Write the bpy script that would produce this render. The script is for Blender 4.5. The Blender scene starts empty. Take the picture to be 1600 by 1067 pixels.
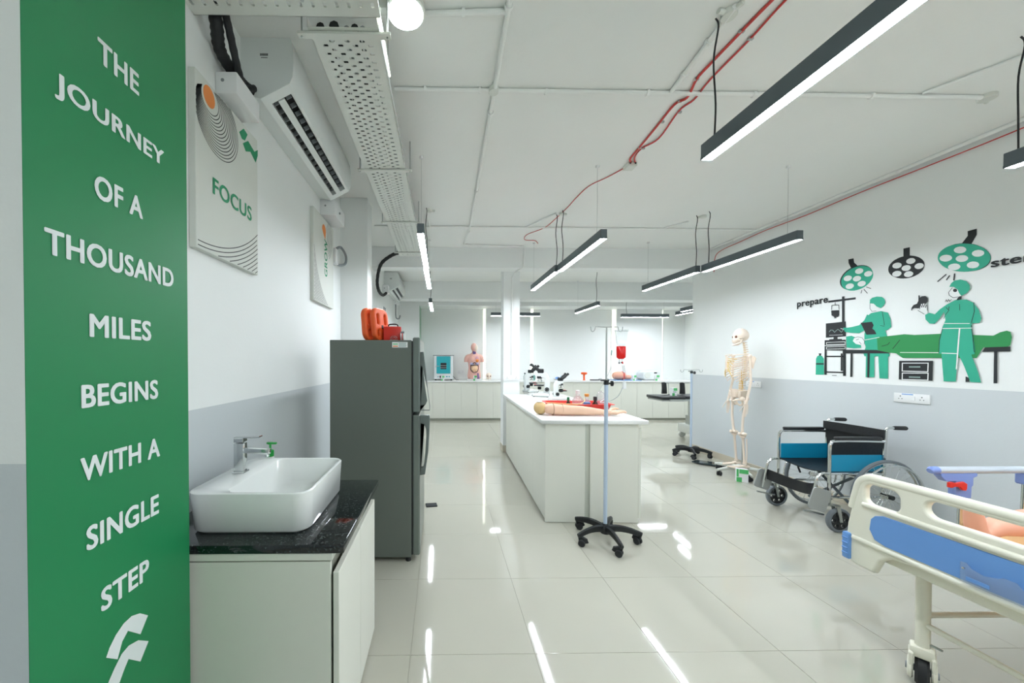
import bpy, bmesh, math, random
from mathutils import Vector, Matrix
random.seed(7)
sc = bpy.context.scene
COL = sc.collection
PI = math.pi

# ------------------------------------------------------------------ camera
cd = bpy.data.cameras.new('camera'); cam = bpy.data.objects.new('camera', cd); COL.objects.link(cam)
YAW, PITCH, ROLL = .0164, .0131, .0017
F_ = Vector((math.sin(YAW)*math.cos(PITCH), math.cos(YAW)*math.cos(PITCH), -math.sin(PITCH)))
R_ = Vector((math.cos(YAW), -math.sin(YAW), 0)); U_ = R_.cross(F_)
R2 = R_*math.cos(ROLL)+U_*math.sin(ROLL); U2 = -R_*math.sin(ROLL)+U_*math.cos(ROLL)
m = Matrix((R2, U2, -F_)).transposed().to_4x4(); m.translation = Vector((0, 0, 1.4136))
cam.matrix_world = m
cd.sensor_width = 36; cd.lens = 562.34/1600*36
cd.shift_x = (800-699.56)/1600; cd.shift_y = (570.99-533.5)/1600
cd.clip_start = .05; cd.clip_end = 60
sc.camera = cam
# ------------------------------------------------------------------ world and exposure
w = bpy.data.worlds.new('world'); sc.world = w; w.use_nodes = True
w.node_tree.nodes['Background'].inputs[0].default_value = (.86, .93, .93, 1)
w.node_tree.nodes['Background'].inputs[1].default_value = 3.2
sc.view_settings.view_transform = 'Standard'; sc.view_settings.look = 'None'
sc.view_settings.gamma = 1; sc.view_settings.use_curve_mapping = False
sc.view_settings.exposure = 0.10
LAMP = 86.0          # radiance of the pendant diffusers

# ------------------------------------------------------------------ materials
def lin(h):
    h = h.lstrip('#'); c = [int(h[i:i+2], 16)/255 for i in (0, 2, 4)]
    return tuple(x/12.92 if x <= .04045 else ((x+.055)/1.055)**2.4 for x in c)+(1,)
MATS = {}
def mat(name, col, rough=.5, metal=0, spec=.5, bump=0, bscale=40, var=0, vscale=3, coat=0, trans=0, emit=None, estr=0, ior=1.45, alpha=1, sss=0):
    if name in MATS: return MATS[name]
    m = bpy.data.materials.new(name); m.use_nodes = True; MATS[name] = m
    nt = m.node_tree; b = nt.nodes['Principled BSDF']
    c = lin(col); b.inputs['Base Color'].default_value = c
    b.inputs['Roughness'].default_value = rough; b.inputs['Metallic'].default_value = metal
    b.inputs['Specular IOR Level'].default_value = spec; b.inputs['IOR'].default_value = ior
    if coat: b.inputs['Coat Weight'].default_value = coat; b.inputs['Coat Roughness'].default_value = .05
    if trans: b.inputs['Transmission Weight'].default_value = trans
    if alpha < 1: b.inputs['Alpha'].default_value = alpha
    if emit: b.inputs['Emission Color'].default_value = lin(emit); b.inputs['Emission Strength'].default_value = estr
    if sss: b.inputs['Subsurface Weight'].default_value = sss; b.inputs['Subsurface Scale'].default_value = .01
    tc = nt.nodes.new('ShaderNodeTexCoord')
    n = nt.nodes.new('ShaderNodeTexNoise'); n.inputs['Scale'].default_value = vscale; n.inputs['Detail'].default_value = 4
    nt.links.new(tc.outputs['Object'], n.inputs['Vector'])
    v = var if var else .03
    mx = nt.nodes.new('ShaderNodeMix'); mx.data_type = 'RGBA'
    mx.inputs[6].default_value = tuple(min(1, x*(1-v)) for x in c[:3])+(1,); mx.inputs[7].default_value = tuple(min(1, x*(1+v)) for x in c[:3])+(1,)
    nt.links.new(n.outputs['Fac'], mx.inputs[0]); nt.links.new(mx.outputs[2], b.inputs['Base Color'])
    if bump:
        n2 = nt.nodes.new('ShaderNodeTexNoise'); n2.inputs['Scale'].default_value = bscale; n2.inputs['Detail'].default_value = 5
        nt.links.new(tc.outputs['Object'], n2.inputs['Vector'])
        bp = nt.nodes.new('ShaderNodeBump'); bp.inputs['Strength'].default_value = bump; bp.inputs['Distance'].default_value = .004
        nt.links.new(n2.outputs['Fac'], bp.inputs['Height']); nt.links.new(bp.outputs[0], b.inputs['Normal'])
    return m
WALL = mat('white_wall_paint', '#eef1ef', .55, bump=.12, bscale=60, var=.015)
GREYW = mat('grey_dado_paint', '#cdd3d5', .4, bump=.12, bscale=60, var=.02)
CEIL = mat('ceiling_paint', '#f1f3f0', .75, bump=.3, bscale=25, var=.02, vscale=2)
TILE = mat('cream_polished_tile', '#bab8aa', .05, bump=.004, bscale=2, var=.03, vscale=2.2, coat=.3)
GROUT = mat('floor_grout', '#b3b0a2', .8)
SKIRT = mat('skirting_tile', '#c9c1ae', .25, var=.06)
LAM = mat('cream_laminate', '#dfe0d5', .35, var=.015)
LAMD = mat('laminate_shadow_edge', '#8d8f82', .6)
TOPW = mat('white_worktop', '#ecedea', .3, var=.02)
GREEN = mat('green_vinyl', '#1f8350', .42, bump=.05, bscale=8, var=.05, vscale=1.5)
GEDGE = mat('green_edge', '#8fb39b', .5)
WHITE_PR = mat('white_vinyl_letter', '#e6eceb', .5)
WPL = mat('white_plastic', '#eceeee', .35)
WPLG = mat('glossy_white_plastic', '#e4e9e7', .15, coat=.2)
WMET = mat('white_powder_metal', '#dcdfd8', .35, metal=.2)
GREYPL = mat('grey_plastic', '#8b9193', .5)
BLK = mat('black_plastic', '#1d2022', .45)
BLKR = mat('black_rubber', '#26282a', .7)
BLKM = mat('dark_anodised_housing', '#5c666b', .45, metal=.3)
GRANITE = None
CHROME = mat('chrome', '#d5d8d8', .12, metal=1)
STEEL = mat('brushed_steel', '#b4b8b6', .3, metal=1)
FRG = mat('fridge_grey_side', '#6a716a', .42, metal=.25, var=.03)
FRD = mat('fridge_steel_door', '#7d8682', .3, metal=.7, var=.05)
CERAM = mat('white_ceramic', '#eef1ee', .06, coat=.5)
CANVAS = mat('canvas_white', '#dcdfd8', .8, bump=.2, bscale=300)
INK = mat('black_ink', '#24282a', .6)
PGREEN = mat('print_green', '#2f9468', .6)
ORANGE = mat('print_orange', '#f0924e', .6)
TEAL = mat('mural_teal', '#31ac8d', .6, var=.08, vscale=6)
MGREEN = mat('mural_green', '#2b8f50', .6, var=.05, vscale=6)
MGREY = mat('mural_line_grey', '#8fa7a0', .6)
BONE = mat('bone_plastic', '#ecdccb', .45, var=.06, vscale=9, spec=.4)
BONEY = mat('cartilage_yellow', '#e3c98a', .5)
SKIN = mat('manikin_skin', '#ecc4a8', .45, var=.04, vscale=8)
SKINT = mat('torso_skin', '#e9b6a8', .45, var=.04)
SKINP = mat('manikin_skin_pink', '#e6ab92', .45, var=.05, vscale=6)
RED = mat('red_plastic', '#d8372c', .35)
ORPL = mat('orange_plastic', '#f0642e', .35)
BLUEP = mat('bed_blue_panel', '#6a9ad8', .35, var=.03)
BLUER = mat('rail_blue_plastic', '#7f97d6', .4)
BEDW = mat('bed_cream_plastic', '#e9e7d6', .3)
VINYLB = mat('black_vinyl_fabric', '#1f2124', .38, bump=.4, bscale=30)
VINYLT = mat('teal_vinyl_fabric', '#0d8db4', .4)
TEALP = mat('teal_enamel', '#22a3ad', .35)
GLASS = mat('clear_glass', '#eef6f4', .03, trans=1, ior=1.2, alpha=.35)
CLEARP = mat('clear_plastic', '#e6eff0', .15, trans=.6, alpha=.38)
BROWNG = mat('amber_glass', '#3a1c12', .15)
REDL = mat('red_liquid', '#e01a1a', .15)
BLUEPALE = mat('pale_blue_tube', '#b9c9dc', .3, metal=.1)
GLOW = mat('lamp_diffuser', '#ffffff', .5, emit='#eff6ff', estr=LAMP)
GLOWD = mat('round_lamp_diffuser', '#ffffff', .5, emit='#f0fbff', estr=20)
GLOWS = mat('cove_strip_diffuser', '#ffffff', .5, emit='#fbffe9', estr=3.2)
GREENP = mat('green_soap_plastic', '#27a044', .3)
GREENB = mat('green_carton_print', '#53b86b', .6)
REDC = mat('red_cable', '#c8433f', .5)
MIRROR = mat('dark_glass_board', '#2e3a3d', .08)
def granite():
    m = mat('black_granite', '#14181a', .08, coat=.4); nt = m.node_tree; b = nt.nodes['Principled BSDF']
    tc = nt.nodes.new('ShaderNodeTexCoord'); vo = nt.nodes.new('ShaderNodeTexNoise'); vo.inputs['Scale'].default_value = 130; vo.inputs['Detail'].default_value = 8
    cr = nt.nodes.new('ShaderNodeValToRGB'); cr.color_ramp.elements[0].position = .56; cr.color_ramp.elements[0].color = lin('#14191b')
    cr.color_ramp.elements[1].position = .74; cr.color_ramp.elements[1].color = lin('#56605f')
    nt.links.new(tc.outputs['Object'], vo.inputs['Vector']); nt.links.new(vo.outputs['Fac'], cr.inputs[0]); nt.links.new(cr.outputs[0], b.inputs['Base Color'])
    return m
GRANITE = granite()

# ------------------------------------------------------------------ mesh helpers
class MB:
    def __init__(s): s.bm = bmesh.new(); s.mats = []; s.mi = 0
    def use(s, m):
        if m not in s.mats: s.mats.append(m)
        s.mi = s.mats.index(m); return s
    def _tag(s, fs):
        for f in fs: f.material_index = s.mi
    def box(s, x0, x1, y0, y1, z0, z1, bev=0, seg=1, M=None):
        x0, x1 = min(x0, x1), max(x0, x1); y0, y1 = min(y0, y1), max(y0, y1); z0, z1 = min(z0, z1), max(z0, z1)
        vs = [s.bm.verts.new((x, y, z)) for z in (z0, z1) for y in (y0, y1) for x in (x0, x1)]
        q = [(0, 2, 3, 1), (4, 5, 7, 6), (0, 1, 5, 4), (2, 6, 7, 3), (0, 4, 6, 2), (1, 3, 7, 5)]
        fs = [s.bm.faces.new([vs[i] for i in f]) for f in q]; s._tag(fs)
        if bev:
            es = list({e for f in fs for e in f.edges})
            r = bmesh.ops.bevel(s.bm, geom=es, offset=bev, segments=seg, affect='EDGES', profile=.5)
            s._tag(r['faces']); vs = list({v for f in r['faces'] for v in f.verts} | {v for v in vs if v.is_valid})
        if M: bmesh.ops.transform(s.bm, matrix=M, verts=[v for v in vs if v.is_valid])
        return s
    def ring(s, c, ax1, ax2, r1, r2, n):
        return [s.bm.verts.new(c+ax1*(r1*math.cos(2*PI*i/n))+ax2*(r2*math.sin(2*PI*i/n))) for i in range(n)]
    def skinrings(s, rings, cap0=True, cap1=True, closed=False):
        fs = []
        k = len(rings); n = len(rings[0])
        for a in range(k if closed else k-1):
            A, B = rings[a], rings[(a+1) % k]
            for i in range(n):
                j = (i+1) % n; fs.append(s.bm.faces.new((A[i], A[j], B[j], B[i])))
        if not closed:
            if cap0: fs.append(s.bm.faces.new(rings[0][::-1]))
            if cap1: fs.append(s.bm.faces.new(rings[-1]))
        s._tag(fs); return s
    def tube(s, pts, r, n=8, closed=False, r2=None, cap=True):
        P = [Vector(p) for p in pts]; k = len(P)
        rr = r if isinstance(r, (list, tuple)) else [r]*k
        up = None; rings = []
        for i in range(k):
            if closed: t = P[(i+1) % k]-P[i-1]
            else: t = P[min(i+1, k-1)]-P[max(i-1, 0)]
            if t.length < 1e-9: t = Vector((0, 0, 1))
            t.normalize()
            if up is None:
                up = Vector((0, 0, 1)) if abs(t.z) < .9 else Vector((0, 1, 0))
            up = up-t*up.dot(t)
            if up.length < 1e-6: up = t.orthogonal()
            up.normalize(); sd = t.cross(up)
            rings.append(s.ring(P[i], up, sd, rr[i], rr[i]*(r2 or 1), n))
        return s.skinrings(rings, cap, cap, closed)
    def cyl(s, p0, p1, r, n=16, r1=None):
        return s.tube([p0, p1], [r, r if r1 is None else r1], n)
    def lathe(s, prof, c=(0, 0, 0), axis='Z', n=24, M=None, sx=1, sy=1):
        c = Vector(c); A = {'Z': (Vector((1, 0, 0)), Vector((0, 1, 0)), Vector((0, 0, 1))), 'X': (Vector((0, 1, 0)), Vector((0, 0, 1)), Vector((1, 0, 0))), 'Y': (Vector((0, 0, 1)), Vector((1, 0, 0)), Vector((0, 1, 0)))}[axis]
        rings = [s.ring(c+A[2]*h, A[0], A[1], max(r, 1e-4)*sx, max(r, 1e-4)*sy, n) for r, h in prof]
        if len(prof) > 2 and prof[0] == prof[-1]:                   # closed section: a ring without caps
            for x in rings.pop(): s.bm.verts.remove(x)
            s.skinrings(rings, closed=True)
        else: s.skinrings(rings, True, True)
        v = [x for q in rings for x in q]
        if M: bmesh.ops.transform(s.bm, matrix=M, verts=v)
        return s
    def ball(s, c, r, n=14, M=None, fn=None):
        r = (r, r, r) if not isinstance(r, (tuple, list)) else r
        g = bmesh.ops.create_uvsphere(s.bm, u_segments=n, v_segments=max(6, n//2+1), radius=1)
        for v in g['verts']:
            p = v.co.copy()
            if fn: p = fn(p)
            v.co = Vector((p.x*r[0], p.y*r[1], p.z*r[2]))
            if M: v.co = M @ v.co
            v.co += Vector(c)
        s._tag({f for v in g['verts'] for f in v.link_faces}); return s
    def poly(s, pts, ext):
        """prism: pts in 3D, extruded by vector ext"""
        e = Vector(ext); a = [s.bm.verts.new(Vector(p)) for p in pts]; b = [s.bm.verts.new(Vector(p)+e) for p in pts]
        fs = []
        try:
            fs += [s.bm.faces.new(a[::-1]), s.bm.faces.new(b)]
        except ValueError: pass
        n = len(a)
        for i in range(n): fs.append(s.bm.faces.new((a[i], a[(i+1) % n], b[(i+1) % n], b[i])))
        s._tag(fs); return s
    def add(s, me, M=None):
        """append another mesh datablock with the current material"""
        n0 = len(s.bm.verts); f0 = len(s.bm.faces); s.bm.from_mesh(me)
        s.bm.verts.ensure_lookup_table(); s.bm.faces.ensure_lookup_table()
        if M: bmesh.ops.transform(s.bm, matrix=M, verts=s.bm.verts[n0:])
        s._tag(s.bm.faces[f0:]); bpy.data.meshes.remove(me); return s
    def mesh(s, name, smooth=35):
        bmesh.ops.recalc_face_normals(s.bm, faces=s.bm.faces[:])
        me = bpy.data.meshes.new(name); s.bm.to_mesh(me); s.bm.free()
        for m in s.mats: me.materials.append(m)
        if smooth:
            for p in me.polygons: p.use_smooth = True
            me.set_sharp_from_angle(angle=math.radians(smooth))
        return me
    def build(s, name, parent=None, smooth=35, loc=None):
        return link(name, s.mesh(name, smooth), parent, loc)
def link(name, me, parent=None, loc=None):
    o = bpy.data.objects.new(name, me); COL.objects.link(o)
    if parent: o.parent = parent
    if loc: o.location = loc
    return o
def B(m): return MB().use(m)
def tag(o, label, cat, group=None, kind=None):
    if label: o['label'] = label
    if cat: o['category'] = cat
    if group: o['group'] = group
    if kind: o['kind'] = kind
    return o
def thing(name, label, cat, loc=(0, 0, 0), rotz=0, group=None):
    o = bpy.data.objects.new(name, None); COL.objects.link(o); o.empty_display_size = .1
    o.location = loc; o.rotation_euler = (0, 0, rotz); return tag(o, label, cat, group)
def struct(o): o['kind'] = 'structure'; return o
def copy_tree(o, parent=None):
    c = o.copy(); COL.objects.link(c)
    if parent: c.parent = parent
    for ch in [x for x in list(o.children)]: copy_tree(ch, c)
    return c
def fillmesh(outlines, thick, bevel=0, res=1):
    """2-D outlines (first is the outside, others are holes) -> solid plate mesh in local XY, centred on z"""
    cu = bpy.data.curves.new('tmp', 'CURVE'); cu.dimensions = '2D'; cu.fill_mode = 'BOTH'
    cu.extrude = max(thick/2-bevel, 0); cu.bevel_depth = bevel; cu.bevel_resolution = res; cu.offset = -bevel
    for pts in outlines:
        sp = cu.splines.new('POLY'); sp.points.add(len(pts)-1); sp.use_cyclic_u = True
        for i, p in enumerate(pts): sp.points[i].co = (p[0], p[1], 0, 1)
    o = bpy.data.objects.new('tmp', cu); COL.objects.link(o)
    bpy.context.view_layer.update()
    me = bpy.data.meshes.new_from_object(o.evaluated_get(bpy.context.evaluated_depsgraph_get()))
    bpy.data.objects.remove(o); bpy.data.curves.remove(cu); me.materials.clear(); return me
PL_YZ = lambda x: Matrix(((0, 0, 1, x), (1, 0, 0, 0), (0, 1, 0, 0), (0, 0, 0, 1)))      # (a,b)->(x,a,b)
PL_XZ = lambda y: Matrix(((1, 0, 0, 0), (0, 0, -1, y), (0, 1, 0, 0), (0, 0, 0, 1)))     # (a,b)->(a,y,b)
def textmesh(txt, bold=.012, depth=.0006):
    cu = bpy.data.curves.new('tmp', 'FONT'); cu.body = txt; cu.offset = 0; cu.extrude = 0; cu.space_character = 1.06; cu.resolution_u = 4
    o = bpy.data.objects.new('tmp', cu); COL.objects.link(o); bpy.context.view_layer.update()
    me = bpy.data.meshes.new_from_object(o.evaluated_get(bpy.context.evaluated_depsgraph_get()))
    bpy.data.objects.remove(o); bpy.data.curves.remove(cu); me.materials.clear()
    lay = 0; bm = bmesh.new()                                       # heavier strokes: the same outline laid over itself with small shifts
    for dx, dy in ((0, 0), (bold, 0), (-bold, 0), (0, bold*.6), (0, -bold*.6), (bold*.7, bold*.5), (-bold*.7, -bold*.5), (bold*.7, -bold*.5), (-bold*.7, bold*.5)):
        n0 = len(bm.verts); bm.from_mesh(me); bm.verts.ensure_lookup_table()
        bmesh.ops.translate(bm, vec=(dx, dy, n0*1e-9), verts=bm.verts[n0:]); lay += 1
        for v in bm.verts[n0:]: v.co.z = lay*.00007
    bm.to_mesh(me); bm.free()
    return me
def fit(me, w, h=None):
    """scale a text mesh so its box is w wide (and h high), its lower left at the origin"""
    xs = [v.co.x for v in me.vertices]; ys = [v.co.y for v in me.vertices]
    x0, x1, y0, y1 = min(xs), max(xs), min(ys), max(ys); sx = w/(x1-x0); sy = h/(y1-y0) if h else sx
    for v in me.vertices: v.co = Vector(((v.co.x-x0)*sx, (v.co.y-y0)*sy, v.co.z))
    return me
def rrect(x0, x1, y0, y1, r, n=5):
    P = []
    for cx, cy, a in ((x1-r, y1-r, 0), (x0+r, y1-r, 90), (x0+r, y0+r, 180), (x1-r, y0+r, 270)):
        for i in range(n+1):
            t = math.radians(a+90*i/n); P.append((cx+r*math.cos(t), cy+r*math.sin(t)))
    return P
def bez(pts, n=8):
    """smooth path through points (Catmull-Rom)"""
    P = [Vector(p) for p in pts]; out = []
    for i in range(len(P)-1):
        p0 = P[max(i-1, 0)]; p1 = P[i]; p2 = P[i+1]; p3 = P[min(i+2, len(P)-1)]
        for k in range(n):
            t = k/n; out.append(.5*((2*p1)+(p2-p0)*t+(2*p0-5*p1+4*p2-p3)*t*t+(3*p1-p0-3*p2+p3)*t**3))
    out.append(P[-1]); return out

# ------------------------------------------------------------------ the room
XL, XR, XF, Y0, YB, H = -1.043, 4.008, 6.2, -2.4, 9.1, 3.084
W_ = 1.206
def slab(name, boxes):
    mb = MB()
    for m, b in boxes: mb.use(m).box(*b)
    return struct(mb.build(name, smooth=0))
fl = slab('floor', [(GROUT, (XL-.1, XF+.1, Y0-.1, YB+.1, -.12, -.0022))])
cache = {}
def tiles():
    g = .0009
    xs = [.451+.6*k for k in range(-3, 11)]; ys = [1.713+.6*k for k in range(-7, 14)]
    for x in xs:
        for y in ys:
            x0, x1 = max(x, XL), min(x+.6, XF); y0, y1 = max(y, Y0), min(y+.6, YB)
            if x1-x0 < .02 or y1-y0 < .02: continue
            if x0 >= XR and y1 <= 5.72: continue
            k = (round(x1-x0, 3), round(y1-y0, 3))
            if k not in cache:
                cache[k] = B(TILE).box(g, k[0]-g, g, k[1]-g, -.01, 0, bev=.0006).mesh('tile', 0)
            link('tile', cache[k], fl, (x0, y0, 0))
tiles()
slab('ceiling', [(CEIL, (XL-.1, XF+.1, Y0-.1, YB+.1, H, H+.12))])
e = .001
slab('wall_left', [(GREYW, (XL-.1, XL, Y0, YB, 0, W_)), (WALL, (XL-.1, XL, Y0, YB, W_, H))])
slab('wall_right', [(GREYW, (XR, XR+.14, Y0, 5.70, 0, W_)), (WALL, (XR, XR+.14, Y0, 5.70, W_, H))])
WX = [(1.5, 2.6), (2.8, 3.9)]
rear = [(GREYW, (XL, XF, Y0-.1, Y0, 0, .8)), (WALL, (XL, XF, Y0-.1, Y0, 2.85, H)), (WALL, (XL, WX[0][0], Y0-.1, Y0, .8, 2.85)), (WALL, (WX[-1][1], XF, Y0-.1, Y0, .8, 2.85))]
for i in range(1): rear.append((WALL, (WX[i][1], WX[i+1][0], Y0-.1, Y0, .8, 2.85)))
slab('wall_rear', rear)
for i, (a, b) in enumerate(WX):                                     # windows added behind the camera to let in fill light
    fm = B(WMET)
    for q in ((a, a+.05, .8, 2.85), (b-.05, b, .8, 2.85), (a, b, .8, .85), (a, b, 2.80, 2.85), (a, b, 1.80, 1.84)): fm.box(q[0], q[1], Y0-.08, Y0-.03, q[2], q[3])
    wn = struct(fm.build('window_%d' % (i+1), smooth=0))
    B(mat('window_glass', '#ffffff', .0, trans=1, alpha=.08, ior=1.01)).box(a+.05, b-.05, Y0-.058, Y0-.052, .85, 2.80).build('pane', wn, smooth=0)
slab('wall_back', [(WALL, (XL, XF, YB, YB+.1, 0, H))])
slab('wall_far_right', [(WALL, (XF, XF+.1, 5.56, YB, 0, H))])
slab('wall_return', [(WALL, (XR+.14, XF, 5.56, 5.70, 0, H))])
PX0, PY0, PY1 = -.83, .73, 1.190
slab('wall_left_pillar', [(GREYW, (XL, PX0, PY0, PY1, 0, W_)), (WALL, (XL, PX0, PY0, PY1, W_, H))])
slab('wall_left_pier', [(GREYW, (XL, -.768, 3.731, 3.968, 0, W_)), (WALL, (XL, -.768, 3.731, 3.968, W_, H))])
o = slab('wall_back_block', [(WALL, (XL, -.527, 8.5, YB, 0, 2.715)), (GEDGE, (-.527, -.523, 8.5, YB, .94, 2.715))])
# beams
slab('trim_1', [(WALL, (XL, XR, 5.325, 5.56, 2.79, H)), (WALL, (XR, XR+.14, 5.56, 5.5601, 2.79, H))])
slab('trim_2', [(WALL, (XL, XF, 7.6, 7.93, 2.715, H))])
slab('trim_3', [(WALL, (XL, XF, 8.5, YB, 2.715, H))])
# projecting panels of the back wall
slab('trim_4', [(WALL, (1.10, 2.22, 8.98, YB, .95, 2.715))])
slab('trim_5', [(WALL, (4.385, 5.545, 8.98, YB, .95, 2.715))])
# column by the island
cm = MB().use(WALL).box(.953, 1.205, 5.557, 5.80, 0, H).use(SKIRT).box(.945, 1.213, 5.549, 5.808, 0, .1)
struct(cm.build('wall_column', smooth=0))
for i, (a, b) in enumerate([((XL, XL+.01, 1.9, 3.73), 'left'), ((XR-.012, XR, Y0, 5.70), 'right')]):
    struct(B(SKIRT).box(*a, 0, .09, bev=.002).build('baseboard_'+b, smooth=0))
struct(B(SKIRT).box(XL, XL+.01, 3.97, 8.5, 0, .09, bev=.002).build('baseboard_left_far', smooth=0))
struct(B(SKIRT).box(XR, XR+.15, 5.70, 5.71, 0, .09, bev=.002).build('baseboard_right_end', smooth=0))

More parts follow.
